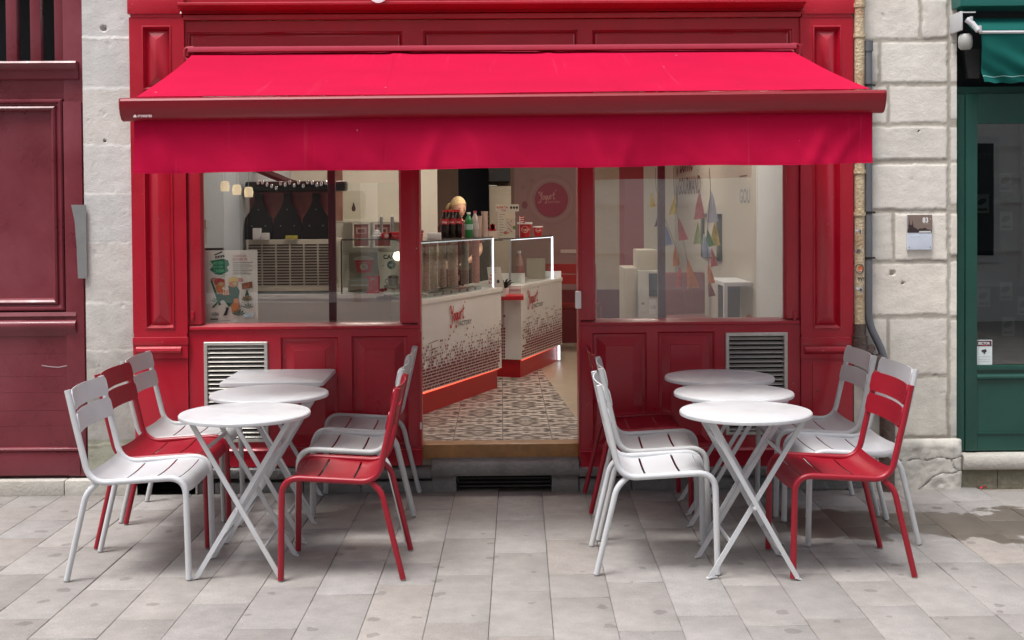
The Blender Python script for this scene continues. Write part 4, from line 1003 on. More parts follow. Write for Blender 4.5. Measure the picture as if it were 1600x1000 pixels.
def round_table(label, m):
    t = thing('folding_table', label, 'table')
    bm = bmesh.new(); R = .302
    lathe(bm, [(0, .735), (R-.012, .735), (R-.004, .733), (R, .728), (R+.0005, .718), (R-.001, .714), (R-.004, .717), (R-.006, .726), (R-.02, .728), (0, .728)], seg=96)
    obj('tabletop', bm, m, t, ang=30)
    table_legs(t, .205, .47, .385, m); return t
def square_table(label, m):
    t = thing('folding_table', label, 'table')
    def rr(r, h, n=6):
        P = []
        for cx, cy, a0 in ((h-r, h-r, 0), (-h+r, h-r, 90), (-h+r, -h+r, 180), (h-r, -h+r, 270)):
            for i in range(n+1): a = radians(a0+90*i/n); P.append((cx+r*cos(a), cy+r*sin(a)))
        return P
    bm = bmesh.new(); prev = None; h = .283
    for hh, z in ((h-.006, .735), (h-.001, .732), (h, .728), (h, .712), (h-.003, .712), (h-.003, .727)):
        q = [bm.verts.new((a, b, z)) for a, b in rr(.03, hh)]
        if prev:
            for i in range(len(q)): bm.faces.new((prev[i], prev[(i+1) % len(q)], q[(i+1) % len(q)], q[i]))
        else: bm.faces.new(q)
        prev = q
    bm.faces.new(prev); obj('tabletop', bm, m, t, ang=30)
    table_legs(t, .205, .47, .385, m); return t
tr = round_table('x', WMET); used = set(); TG = 'folding metal tables on the terrace'
def placet(x, y, deg, label, z=0, fx=1):
    o = tr if 'a' not in used else copy_tree(tr); used.add('a'); o.location = (x, y, z); o.rotation_euler = (0, 0, radians(deg)); o['label'] = label; o['group'] = TG
placet(-1.200, -1.535, 0, 'round white folding table at the front of the left row, nearest the street')
placet(-1.200, -.925, 1, 'middle table of the left row, round, between the front round one and the square one')
placet(1.122, -1.605, 0, 'round white folding table at the front of the right row, nearest the street')
placet(1.176, -1.020, 1, 'middle round table of the three in the right row')
placet(1.205, -.440, -1, 'round table at the back of the right row, in front of the red panels')
ts = square_table('square white folding table against the shopfront, left of the doorway', WMET); ts.location = (-1.262, -.272, 0); ts['group'] = TG
#INTERIOR
# ------------------------------------------------------------------ the shop inside
def onZ(px, py, z=0.0):
    r = ROT @ Vector(((px-800)/FPX, -(py-369)/FPX, -1)); return CAMP+r*((z-CAMP.z)/r.z)
def X(px, d, py=370): return onY(px, py, d-7.34).x
def Z(px, py, d): return onY(px, py, d-7.34).z
FL = .272; CE = 2.78; WXL, WXR, WYB = -1.90, 1.80, 5.60
def floor_mat():
    m = bpy.data.materials.new('patterned_tiles'); m.use_nodes = True; n = m.node_tree; L = n.links.new; N = n.nodes.new; b = n.nodes['Principled BSDF']
    def M(op, a, c=0, d=None):
        q = N('ShaderNodeMath'); q.operation = op
        for i, s_ in enumerate((a, c, d)):
            if s_ is None: continue
            if isinstance(s_, (int, float)): q.inputs[i].default_value = s_
            else: L(s_, q.inputs[i])
        return q.outputs[0]
    tc = N('ShaderNodeTexCoord'); sp = N('ShaderNodeSeparateXYZ'); L(tc.outputs['Object'], sp.inputs[0])
    u = M('DIVIDE', sp.outputs[0], .30); v = M('DIVIDE', sp.outputs[1], .34)
    fu = M('ABSOLUTE', M('SUBTRACT', M('FRACT', u), .5)); fv = M('ABSOLUTE', M('SUBTRACT', M('FRACT', v), .5))
    # stretched interlocking bars inside each tile, alternate tiles turned
    par = M('MODULO', M('ADD', M('FLOOR', u), M('FLOOR', v)), 2); par = M('ABSOLUTE', par)
    a = N('ShaderNodeMix'); a.data_type = 'FLOAT'; L(par, a.inputs['Factor']); L(fu, a.inputs['A']); L(fv, a.inputs['B'])
    c = N('ShaderNodeMix'); c.data_type = 'FLOAT'; L(par, c.inputs['Factor']); L(fv, c.inputs['A']); L(fu, c.inputs['B'])
    s = M('ADD', M('MULTIPLY', c.outputs['Result'], 5.0), M('MULTIPLY', a.outputs['Result'], 1.1))
    st = M('FRACT', s); k = M('GREATER_THAN', st, .5)
    no = N('ShaderNodeTexNoise'); no.inputs['Scale'].default_value = 9; no.inputs['Detail'].default_value = 5; L(tc.outputs['Object'], no.inputs['Vector'])
    cr = N('ShaderNodeValToRGB'); e = cr.color_ramp.elements; e[0].color = (.05, .035, .03, 1); e[1].color = (.74, .69, .62, 1); e[0].position = .15; e[1].position = .85; e.new(.42).color = (.22, .165, .13, 1)
    cv = N('ShaderNodeCombineXYZ'); L(M('MULTIPLY', fu, 3.2), cv.inputs[0]); L(M('MULTIPLY', fv, 11.0), cv.inputs[1]); L(M('MULTIPLY', par, 3.7), cv.inputs[2])
    kn = N('ShaderNodeTexNoise'); kn.inputs['Scale'].default_value = 1.15; kn.inputs['Detail'].default_value = 1; L(cv.outputs[0], kn.inputs['Vector'])
    kq = M('DIVIDE', M('FLOOR', M('MULTIPLY', kn.outputs['Fac'], 14)), 14)
    L(M('ADD', M('MULTIPLY', M('SUBTRACT', kq, .5), 3.6), M('ADD', .36, M('ADD', M('MULTIPLY', k, .12), M('MULTIPLY', no.outputs['Fac'], .30)))), cr.inputs[0])
    gj = M('LESS_THAN', M('SUBTRACT', .5, M('MAXIMUM', fu, fv)), .012)
    mx = N('ShaderNodeMix'); mx.data_type = 'RGBA'; L(M('MULTIPLY', gj, .7), mx.inputs['Factor']); L(cr.outputs[0], mx.inputs['A']); mx.inputs['B'].default_value = (.10, .08, .06, 1)
    L(mx.outputs['Result'], b.inputs['Base Color']); b.inputs['Roughness'].default_value = .42; b.inputs['Specular IOR Level'].default_value = .3
    return m
# floor, walls, ceiling
lim = [onZ(905, 660, FL), onZ(846, 578, FL)]
dirv = (lim[1]-lim[0]); far = lim[1]+dirv*1.2
bm = bmesh.new(); P = [(WXL, .05), (X(905, 7.4), .05), (lim[0].x, lim[0].y), (lim[1].x, lim[1].y), (far.x, far.y), (WXL, far.y)]
bm.faces.new([bm.verts.new((x, y, FL)) for x, y in P]); struct('floor', bm, floor_mat(), smooth=False)
bm = bmesh.new(); box(bm, WXL, WXR, .05, WYB, .1, FL-.004); struct('plain_floor', bm, mat('beige_floor', (.40, .33, .24), .35, var=.08, vs=5))
bm = bmesh.new(); box(bm, XF(656), XF(903), .03, .16, .19, FL+.004, .004)
o = obj('threshold', bm, mat('oak_threshold', (.33, .17, .06), .45, var=.25, vs=12), sf)
def wall(x0, x1, y0, y1, z0, z1, m): bm = bmesh.new(); box(bm, x0, x1, y0, y1, z0, z1); return struct('wall', bm, m)
wall(WXL-.1, WXL, .09, WYB, .1, CE, mat('grey_white_wall', (.42, .44, .46), .6, var=.03))
wall(WXR, WXR+.1, .09, 1.45, .1, CE, WHITEW); wall(WXR, WXR+.1, 1.45, WYB, .1, CE, mat('warm_white_wall', (.52, .47, .40), .6, var=.04))
bx = [WXL, X(682, 12.94), X(716, 12.94), X(764, 12.94), X(804, 12.94), X(925, 12.94), X(968, 12.94), X(1006, 12.94), WXR]
for i, m in enumerate((CREAM, BROWN, None, BROWN, PINKB, mat('tan_wall', (.42, .33, .24), .7), WRED, CREAM)):
    if m: wall(bx[i], bx[i+1], WYB, WYB+.1, .1, CE, m)
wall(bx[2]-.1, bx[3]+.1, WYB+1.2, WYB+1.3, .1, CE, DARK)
wall(WXL, X(683, 11.3), 3.96, 4.06, .1, CE, CREAM)
bm = bmesh.new(); box(bm, WXL-.1, WXR+.1, .09, WYB+1.3, CE, CE+.1); struct('ceiling', bm, mat('ceiling_paint', (.55, .52, .47), .8))
LAMP = mat('added_lamp_panel', (.9, .85, .7), .5, emit=(1, .90, .80), es=24)
for i, (x, y) in enumerate(((-1.2, 1.2), (0.2, 1.5), (1.25, 1.3), (-1.2, 3.1), (.3, 3.2), (1.3, 3.3), (.15, 3.95))):  # unseen ceiling lights added to light the shop; last one placed for the face
    t = thing('added_ceiling_light', 'unseen square ceiling light added to light the shop, '+('over the left window', 'just inside the doorway', 'over the right window', 'above the left counter', 'in the middle of the shop', 'above the bench', 'at the back, placed to light the person')[i], 'lamp', (x, y, CE), 0, 'added ceiling lights in the shop')
    bm = bmesh.new(); rings(bm, -.19, .19, -.19, .19, [(0, 0), (0, .03), (.03, .03), (.032, .02)], cap=False)
    for v in bm.verts: v.co = Vector((v.co.x, v.co.z, -v.co.y))
    obj('rim', bm, ALU, t); bm = bmesh.new(); box(bm, -.16, .16, -.16, .16, -.018, -.012); obj('diffuser', bm, LAMP, t)
# posts behind the panes
for px, yy, l in ((519.5, .24, 'slim dark red post behind the left shop window'), (1033.5, .24, 'slim purplish red post behind the right shop window')):
    bm = bmesh.new(); x = XF(px, yy); box(bm, x-.022, x+.022, yy-.02, yy+.02, .2, CE, .003); tag(obj('window_post', bm, mat('dark_red_post', (.09, .01, .016), .35), ), l, 'post')

# poster in the left window
def window_poster():
    y = .085; c0 = onY(319, 505, y); x0, z0 = XF(320, y), ZF(360, 505, y); W, Hh = XF(402, y)-x0, ZF(360, 391, y)-z0
    t = thing('cinema_poster', 'cream outdoor cinema poster with a drawn couple in a deckchair, taped inside the left window', 'poster', (x0, y, z0))
    bm = bmesh.new(); box(bm, 0, W, 0, .003, 0, Hh); obj('paper', bm, mat('poster_paper', (.74, .68, .60), .6, var=.02), t)
    F = Flat((0, 0, 0), (1, 0, 0), (0, 0, 1)); sx = W/100; sy = Hh/140
    def q(L): return [(a*sx, b*sy) for a, b in L]
    G, DG, R_, O, PK, YL, K, BR = (.03, .22, .10), (.02, .09, .05), (.45, .05, .04), (.62, .20, .07), (.55, .25, .22), (.70, .50, .14), (.02, .02, .02), (.30, .10, .05)
    F.poly(q([(9, 103), (16, 112), (10, 120), (22, 122), (34, 124), (44, 121), (47, 112), (42, 108), (45, 100), (38, 96), (30, 93), (20, 94)]), (.02, .16, .08)); F.layer += 1
    for s_, a, b, h, r in (('QUARTIERS', 9, 112, 8.2, .05), ('FONT LEUR', 14, 105.5, 6.2, .05), ('CINEMA', 17, 97, 9, .05)): F.text(s_, a*sx, b*sy, h*sy, (.16, .55, .30), bold=.0004, sx=.62, rot=r)
    F.stroke(q([(24, 92), (34, 94), (42, 92)]), .002, G); F.stroke(q([(30, 89), (38, 91)]), .002, G)
    F.poly(q([(20, 124), (38, 127), (37, 131), (20, 129)]), K); F.poly(q([(19, 130), (34, 136), (33, 138.5), (18, 132)]), K); F.layer += 1
    for a in (22, 27, 32): F.poly(q([(a, 125), (a+2, 125.3), (a+3.5, 129), (a+1.5, 129)]), (.6, .54, .47))
    F.text('7 SOIREES CINE', 53*sx, 127*sy, 5.6*sy, PK, bold=.0003, sx=.68); F.text('EN PLEIN AIR', 53*sx, 120.5*sy, 6.2*sy, PK, bold=.0004, sx=.78)
    for i, yy in enumerate((116, 112.5, 109, 105, 101, 97.5, 94)): F.rect(53*sx, yy*sy, (92-(i*7) % 13)*sx, (yy+1.1)*sy, (.22, .19, .17) if i % 2 == 0 else (.38, .33, .30))
    F.ell(18*sx, 84*sy, 8*sx, 4*sy, PK); F.ell(66*sx, 83*sy, 7*sx, 4*sy, PK); F.layer += 1
    F.poly(q([(10, 82), (14, 82), (30, 36), (26, 34)]), DG); F.poly(q([(12, 30), (16, 30), (42, 58), (39, 60)]), DG)
    F.poly(q([(22, 56), (60, 58), (64, 48), (58, 34), (44, 32), (36, 44), (22, 48)]), DG); F.layer += 1
    F.poly(q([(20, 72), (34, 74), (40, 64), (56, 64), (58, 58), (40, 54), (24, 58), (20, 66)]), O); F.poly(q([(44, 72), (60, 72), (66, 62), (64, 52), (50, 54), (44, 60)]), DG); F.layer += 1
    F.ell(28*sx, 76*sy, 10*sx, 8*sy, O); F.ell(54*sx, 76*sy, 9*sx, 7*sy, O); F.layer += 1
    F.poly(q([(17, 77), (19, 84), (28, 87), (37, 84), (38, 79), (28, 80), (22, 74)]), R_); F.poly(q([(43, 78), (45, 86), (54, 90), (64, 87), (63, 80), (54, 81)]), YL); F.layer += 1
    F.ell(30*sx, 75.5*sy, 4.4*sx, 3*sy, (.45, .42, .22)); F.ell(57*sx, 76*sy, 4.4*sx, 3*sy, (.45, .42, .22)); F.layer += 1
    F.poly(q([(32, 66), (46, 66), (44, 54), (34, 54)]), (.6, .12, .06)); F.ell(39*sx, 67*sy, 6.5*sx, 3.4*sy, (.72, .62, .45)); F.layer += 1
    for a in (35, 39, 43): F.rect(a*sx, 54.5*sy, (a+1.6)*sx, 64*sy, (.70, .60, .45))
    F.poly(q([(70, 76), (90, 80), (91, 68), (71, 65)]), BR); F.layer += 1; F.text('JUIN', 75*sx, 73*sy, 4.5*sy, R_, bold=.0003, sx=.8, rot=.1); F.text('AOUT', 74*sx, 68*sy, 4.5*sy, O, bold=.0003, sx=.8, rot=.1)
    F.poly(q([(76, 52), (84, 54), (80, 66)]), DG); F.poly(q([(72, 44), (88, 46), (88, 52), (72, 50)]), O)
    F.poly(q([(50, 22), (64, 22), (65, 40), (62, 44), (56, 42), (50, 34)]), O); F.ell(59*sx, 44*sy, 5*sx, 4*sy, O); F.ell(52*sx, 32*sy, 3*sx, 6*sy, O)
    F.poly(q([(34, 14), (40, 28), (44, 27), (41, 16)]), K); F.ell(42*sx, 28*sy, 3*sx, 3*sy, K)
    for cx, cy, n_, r, c in ((22, 40, 5, 12, G), (19, 14, 5, 9, DG), (64, 14, 6, 15, DG), (80, 42, 6, 13, DG), (82, 28, 5, 12, DG), (68, 30, 4, 6, DG)):
        for i in range(n_):
            a = radians(25+130*i/(n_-1)); F.poly([(cx*sx, cy*sy), (cx*sx+cos(a-.14)*r*.7*sx, cy*sy+sin(a-.14)*r*.7*sx), (cx*sx+cos(a)*r*sx, cy*sy+sin(a)*r*sx), (cx*sx+cos(a+.14)*r*.7*sx, cy*sy+sin(a+.14)*r*.7*sx)], c)
    F.layer += 1; F.poly(q([(72, 10), (92, 12), (93, 20), (73, 18)]), (.55, .66, .70)); F.rect(10*sx, 7*sy, 24*sx, 9.5*sy, K); F.rect(10*sx, 4*sy, 23*sx, 5*sy, (.3, .3, .3)); F.rect(30*sx, 5*sy, 48*sx, 6*sy, (.3, .3, .3))
    F.build('print', t)
window_poster()
bm = bmesh.new(); box(bm, X(321, 7.6), X(351, 7.6), .20, .24, Z(336, 397, 7.6), Z(336, 387, 7.6), .003); tag(obj('black_box', bm, BLK), 'small flat black box just above the cinema poster', 'box')
bm = bmesh.new(); x = X(319.5, 8.05); box(bm, x-.004, x+.022, .66, .76, Z(320, 358, 8), Z(320, 343, 8), .004); tube(bm, [(x+.004, .7, Z(320, 358, 8)), (x+.004, .7, Z(320, 380, 8))], .012, 8); tube(bm, [(x, .7, Z(320, 343, 8)), (x, .7, 2.6)], .003, 6)
tag(obj('wall_handset', bm, mat('grey_plastic', (.40, .40, .39), .5)), 'slim grey handset with cord on the pale side wall left of the poster', 'intercom')
# glowing shades near the left pane stand in for reflected lamps
SH = mat('reflected_shade_glow', (.8, .7, .5), .6, emit=(1, .78, .48), es=.35)
for i, (px, py, l) in enumerate(((351.5, 291, 'leftmost'), (370, 296.5, 'middle'), (388.5, 300, 'rightmost'))):
    d = 7.75+i*.05; x, z = X(px, d, py), Z(px, py, d)
    t = thing('pendant_reflection', l+' of the three small glowing cream shades standing in for lamp reflections at the top of the left window', 'lamp', (x, d-7.34, z), 0, 'lamp reflections')
    bm = bmesh.new(); lathe(bm, [(.014, .032), (.024, .027), (.029, .0), (.025, -.032), (.021, -.032), (.026, 0), (.012, .030)], seg=18); obj('reflected_shade', bm, SH, t)
    bm = bmesh.new(); tube(bm, [(0, 0, .036), (0, 0, CE-z)], .002, 5); obj('cord', bm, STEEL, t)

# ---- counters
FB0, FB1 = onZ(657, 651, FL), onZ(777, 605.5, FL)             # kick line of the first counter
CT = 1.055
ca_ = (FB0.x-.035, FB0.y-.02); cb_ = (FB1.x+.035, FB1.y+.0)
def poly_prism(bm, P, z0, z1, mi=0): prism(bm, P, 'z', z0, z1, mi)
c1 = thing('display_counter', 'long white counter with red brick pattern and glass display running into the shop', 'counter')
A0 = (ca_[0]+.02, ca_[1]); A1 = (cb_[0], cb_[1]); yA = 9.1-7.34
foot = [A0, A1, (A1[0]-.55, A1[1]+.20), (-1.0, 2.5), (WXL+.02, 2.5), (WXL+.02, yA), (A0[0]-.24, yA)]
bm = bmesh.new(); poly_prism(bm, foot, FL+.155, CT-.03); obj('body', bm, WHITE, c1, smooth=False)
def grow(P, g):
    c = Vector((sum(p[0] for p in P)/len(P), sum(p[1] for p in P)/len(P))); return [tuple(Vector(p)+(Vector(p)-c).normalized()*g) for p in P]
bm = bmesh.new(); poly_prism(bm, grow(foot, .012), CT-.03, CT); obj('countertop', bm, mat('counter_white', (.74, .72, .68), .25), c1, smooth=False)
K0 = (FB0.x-.02, FB0.y); K1 = (FB1.x, FB1.y)
bm = bmesh.new(); poly_prism(bm, [K0, K1, (K1[0]-.5, K1[1]+.2), (-1.0, 2.4), (WXL+.02, 2.4), (WXL+.02, yA+.05), (K0[0]-.2, yA+.05)], FL-.01, FL+.155); obj('kickboard', bm, REDL, c1, smooth=False)
LEDW = mat('cold_led_strip', (.9, .9, .9), .5, emit=(.80, .90, 1), es=1.6)
LEDH = mat('dim_led_strip', (.8, .8, .8), .5, emit=(.85, .90, 1), es=.45); LEDR = mat('warm_led_strip', (.9, .5, .3), .5, emit=(1, .06, .03), es=1.0)
def strip(a, b, z, r, m, name, par): bm = bmesh.new(); bar(bm, (a[0], a[1], z), (b[0], b[1], z), r, r, Vector((0, 0, 1))); return obj(name, bm, m, par)
strip((K0[0]+.012, K0[1]-.006), (K1[0]+.012, K1[1]-.006), FL+.150, .008, LEDR, 'led_strip', c1)
def front_print(A, B, zt, par, seed, logo, pal=((.20, .02, .03))):
    U = Vector((B[0]-A[0], B[1]-A[1], 0)); Wd = U.length; F = Flat((A[0], A[1], FL), U, (0, 0, 1), .0012); rnd = random.Random(seed)
    rowh = .022; z = .165; k = 0
    while z < .52:
        dens = 1.0 if z < .27 else max(.0, 1-(z-.27)/.27)
        x = rnd.uniform(0, .03)
        while x < Wd-.01:
            ln = rnd.uniform(.03, .09)*(1 if z < .30 else .5)*(1 if z < .38 else .6); lim_ = dens*(.95+.4*(x/Wd))
            if rnd.random() < lim_ and x+ln < Wd-.004: F.rect(x, z, x+ln-.006, z+rowh*.62, pal)
            x += ln+(.0 if dens > .9 else rnd.uniform(0, .02))
        z += rowh; k += 1
    F.layer += 1
    for i in range(3): F.stroke([(.10*Wd, .48-.05*i), (.20*Wd, .49-.05*i)], .005, (.15, .05, .05)); F.rect(.13*Wd, .44-.05*i, .135*Wd, .47-.05*i, (.15, .05, .05))
    yogurt(F, Wd*logo[0], logo[1], logo[2], (.42, .008, .012), .115, sx=logo[3], subsize=.34)
    return F.build('printed_pattern', par)
front_print(A0, A1, CT, c1, 4, (.34, .60, .105, 1.25))
# glass display on it
def case(par, P, zt, led_front=None, led_post=None, back=None):
    pass
TZ = 1.455
g0 = Vector((A0[0]-.01, A0[1]+.02, 0)); g1 = Vector((A1[0]-.06, A1[1]-.10, 0)); gl2 = Vector((-1.17, yA+.03, 0)); gk = Vector((A0[0]-.235, yA+.03, 0))
GC = glass('case_glass', (.94, .97, .96), .45)
bm = bmesh.new()
def pane(bm, a, b, z0, z1, th=.006):
    t = (b-a).normalized(); n = Vector((-t.y, t.x, 0))*th/2
    q = [a-n, b-n, b+n, a+n]; prism(bm, [(p.x, p.y) for p in q], 'z', z0, z1)
for a, b in ((g0, g1), (gk, g0), (gl2, gk)): 
    bm = bmesh.new(); pane(bm, a, b, CT+.002, TZ-.01); obj('display_glass', bm, GC, c1, smooth=False)
bm = bmesh.new(); side = Vector((-.34, .13, 0)); poly_prism(bm, [(p.x, p.y) for p in (g0, g1, g1+side, Vector((-1.0, yA+.42, 0)), Vector((-1.17, yA+.42, 0)), gl2, gk)], TZ-.009, TZ)
obj('display_shelf', bm, mat('smoked_glass_shelf', (.06, .05, .045), .12), c1, smooth=False)
strip(g0+Vector((-.02, .02, 0)), g1+Vector((-.02, .0, 0)), TZ-.016, .006, LEDH, 'led_strip', c1)
bm = bmesh.new(); p = g1; bar(bm, (p.x, p.y-.004, CT+.01), (p.x, p.y-.004, TZ-.012), .010, .010); obj('led_strip', bm, LEDW, c1)
for p in (gl2, g0+Vector((-.01, .0, 0))): bm = bmesh.new(); bar(bm, (p.x, p.y, CT), (p.x, p.y, TZ-.01), .010, .010); obj('corner_post', bm, mat('dark_corner', (.05, .05, .05), .3), c1)

# second counter
FC0, FC1 = onZ(813, 590, FL), onZ(870, 564, FL)
c2 = thing('display_counter', 'second white counter with brick pattern, farther inside beyond the red shelf', 'counter')
B0 = (FC0.x+.01, FC0.y-.03); B1 = (FC1.x+.05, FC1.y+.02); bk = Vector((-.52, .20, 0))
fo = [B0, B1, (B1[0]+bk.x, B1[1]+bk.y), (B0[0]+bk.x*.9, B0[1]+bk.y)]
C2T = 1.035
bm = bmesh.new(); poly_prism(bm, fo, FL+.15, C2T-.03); obj('body', bm, WHITE, c2, smooth=False)
bm = bmesh.new(); poly_prism(bm, grow(fo, .012), C2T-.03, C2T); obj('countertop', bm, mat('counter_white', (.74, .72, .68), .25), c2, smooth=False)
bm = bmesh.new(); poly_prism(bm, [(FC0.x, FC0.y), (FC1.x, FC1.y), (FC1.x-.4, FC1.y+.15), (FC0.x-.4, FC0.y+.15)], FL-.01, FL+.15); obj('kickboard', bm, REDL, c2, smooth=False)
strip((FC0.x+.012, FC0.y-.006), (FC1.x+.012, FC1.y-.006), FL+.145, .008, LEDR, 'led_strip', c2)
bm = bmesh.new(); bar(bm, (FC1.x+.02, FC1.y, FL+.01), (FC1.x+.02, FC1.y, FL+.14), .02, .02); obj('led_strip', bm, LEDW, c2)
front_print(B0, B1, C2T, c2, 9, (.12, .60, .105, 1.5))
h0 = Vector((B0[0]+.03-.12, B0[1]+.06, 0)); h1 = Vector((B1[0]-.09, B1[1]-.14, 0)); sd2 = Vector((-.30, .12, 0)); T2 = 1.425
for a, b in ((h0, h1),): bm = bmesh.new(); pane(bm, a, b, C2T+.002, T2-.01); obj('display_glass', bm, GC, c2, smooth=False)
bm = bmesh.new(); poly_prism(bm, [(p.x, p.y) for p in (h0, h1, h1+sd2, h0+sd2)], T2-.009, T2); obj('display_shelf', bm, mat('smoked_glass_shelf', (.06, .05, .045), .12), c2, smooth=False)
strip(h0, h1, T2-.016, .006, LEDH, 'led_strip', c2)
bm = bmesh.new(); bar(bm, (h1.x, h1.y-.004, C2T+.0), (h1.x, h1.y-.004, T2-.012), .013, .012); obj('led_strip', bm, LEDW, c2)
bm = bmesh.new(); bar(bm, (h0.x, h0.y-.004, C2T+.0), (h0.x, h0.y-.004, T2-.012), .020, .014); obj('corner_post', bm, STEEL, c2)
bm = bmesh.new(); a = Vector(B1+(0,)); box(bm, B1[0]-.20, B1[0]-.005, B1[1]-.02, B1[1], C2T, C2T+.06, .003); obj('end_upstand', bm, WHITE, c2)
# low link between them with the red shelf
lk = thing('red_shelf_unit', 'low white unit printed with red dots under a red shelf, between the two counters', 'counter')
x0, x1 = X(781, 10.25), X(817, 10.25)
bm = bmesh.new(); box(bm, x0-.1, x1, 2.98, 3.3, FL+.15, .93); obj('body', bm, mat('pinkish_laminate', (.52, .40, .37), .5), lk)
bm = bmesh.new(); box(bm, x0-.06, x1+.0, 2.72, 3.3, .93, .965, .003); obj('shelf', bm, REDL, lk)
bm = bmesh.new(); box(bm, x0-.1, x1-.03, 3.02, 3.3, FL-.01, FL+.15); obj('kickboard', bm, WRED, lk)
F = Flat((x0, 2.98, FL), (1, 0, 0), (0, 0, 1), .0012); rnd = random.Random(3)
for j in range(15):
    for i in range(9):
        if j < 9 or rnd.random() < (15-j)/9.: F.ell((i+.5)*.021, .17+j*.026, .0088, .0105, (.16, .015, .03), n=8)
F.build('printed_pattern', lk)
bm = bmesh.new(); box(bm, x0-.02, x1+.02, 3.22, 3.26, .965, 1.12); obj('back_board', bm, WHITE, lk)

# ---- soft-serve machine behind the left window
ym = yA+.08
mc = thing('frozen_yogurt_machine', 'wide beige machine with louvred front and three black bottle shaped covers', 'machine', (0, ym, CT))
mx0, mx1 = X(385, 9.2), X(522, 9.2)
zt_ = Z(460, 374, 9.2)-CT
bm = bmesh.new(); box(bm, mx0, mx1, 0, .5, .02, zt_, .006); obj('cabinet', bm, mat('beige_metal', (.50, .46, .38), .4), mc)
bm = bmesh.new()
zb_ = Z(460, 446, 9.2)-CT
nl = 15
for i in range(nl):
    z = zb_+(zt_-.03-zb_)*(i+.5)/nl
    for j in range(6):
        a = mx0+.015+(mx1-mx0-.03)*j/6+.006; b = mx0+.015+(mx1-mx0-.03)*(j+1)/6-.006; box(bm, a, b, -.003, .002, z-.0055, z+.0045)
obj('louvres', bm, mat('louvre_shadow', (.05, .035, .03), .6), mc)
bm = bmesh.new(); box(bm, mx0+.01, mx1-.01, .10, .12, zt_, zt_+.36); obj('tank_panel', bm, mat('pink_tank', (.36, .12, .11), .3, var=.25, vs=9), mc)
for cpx in (408, 452.5, 497):
    x = X(cpx, 9.3); bm = bmesh.new(); h = Z(cpx, 302, 9.3)-CT; w_ = .105; n_ = .026
    P = [(x-w_, zt_), (x-w_, zt_+.10), (x-w_*.93, zt_+.155), (x-w_*.6, h-.135), (x-w_*.42, h-.10), (x-n_, h-.055), (x-n_, h), (x+n_, h), (x+n_, h-.055), (x+w_*.42, h-.10), (x+w_*.6, h-.135), (x+w_*.93, zt_+.155), (x+w_, zt_+.10), (x+w_, zt_)]
    prism(bm, P, 'y', .03, .07); c = obj('bottle_cover', bm, BLK, mc)
    for a, b in ((0, .22), (-.05, .10), (.05, .10)): bm = bmesh.new(); tube(bm, [(x+a, .024, zt_+b), (x+a, .034, zt_+b)], .004, 8); obj('screw', bm, STEEL, c)
h = Z(450, 290, 9.3)-CT
bm = bmesh.new(); box(bm, mx0, mx1+.09, -.02, .16, h-.045, h+.03, .02)
obj('top_rail', bm, BLK, mc)
rnd = random.Random(6)
for i in range(17):
    bm = bmesh.new(); x = mx0+.10+i*.033; lathe(bm, [(0, .02), (.010, .014), (.014, 0), (.010, -.014), (0, -.02)], (x, -.03, h+rnd.uniform(-.02, .03)), 10); obj('chrome_knob', bm, mat('chrome', (.8, .8, .8), .12, metal=1), mc)
for i, x in enumerate((X(405, 9.25), X(417, 9.2), X(457, 9.2))):
    bm = bmesh.new()
    if i < 2: box(bm, x-.028, x+.028, -.03-.03*i, .02-.03*i, zt_+.001, zt_+(.085 if i == 0 else .05), .002); m_ = WHITE; l_ = ('small white carton on top of the louvred machine, the taller one', 'small low white carton on top of the louvred machine')[i]; n_ = 'carton'
    else: box(bm, x-.045, x+.045, -.02, -.015, zt_+.001, zt_+.03, .001); m_ = mat('yellow_tag', (.40, .34, .05), .5); l_ = 'little yellow tag card on top of the louvred machine'; n_ = 'price_tag'
    o = obj(n_, bm, m_); o.location = (0, ym-.0, CT); tag(o, l_, 'box' if i < 2 else 'tag')
bm = bmesh.new(); tube(bm, catmull([Vector((X(398, 9.6), 2.3, 2.0)), Vector((X(430, 9.6), 2.3, 1.93)), Vector((X(470, 9.6), 2.3, 1.86)), Vector((X(520, 9.6), 2.3, 1.86))], 6), .03, 10); tag(obj('dark_hose', bm, mat('dark_red_hose', (.08, .015, .02), .4)), 'dark red hose curving above the yogurt machine', 'pipe')
F = Flat((X(524, 10.6), 3.2, Z(540, 345, 10.6)), (1, 0, 0), (0, 0, 1)); F.bm.free()
# tall pink board beside it
bm = bmesh.new(); box(bm, X(512, 10.2), X(536, 10.2), 2.85, 2.88, Z(520, 345, 10.2), 2.4); tag(obj('pink_board', bm, mat('pink_board', (.42, .20, .15), .4, var=.2, vs=14)), 'tall pinkish panel right of the yogurt machine', 'panel')

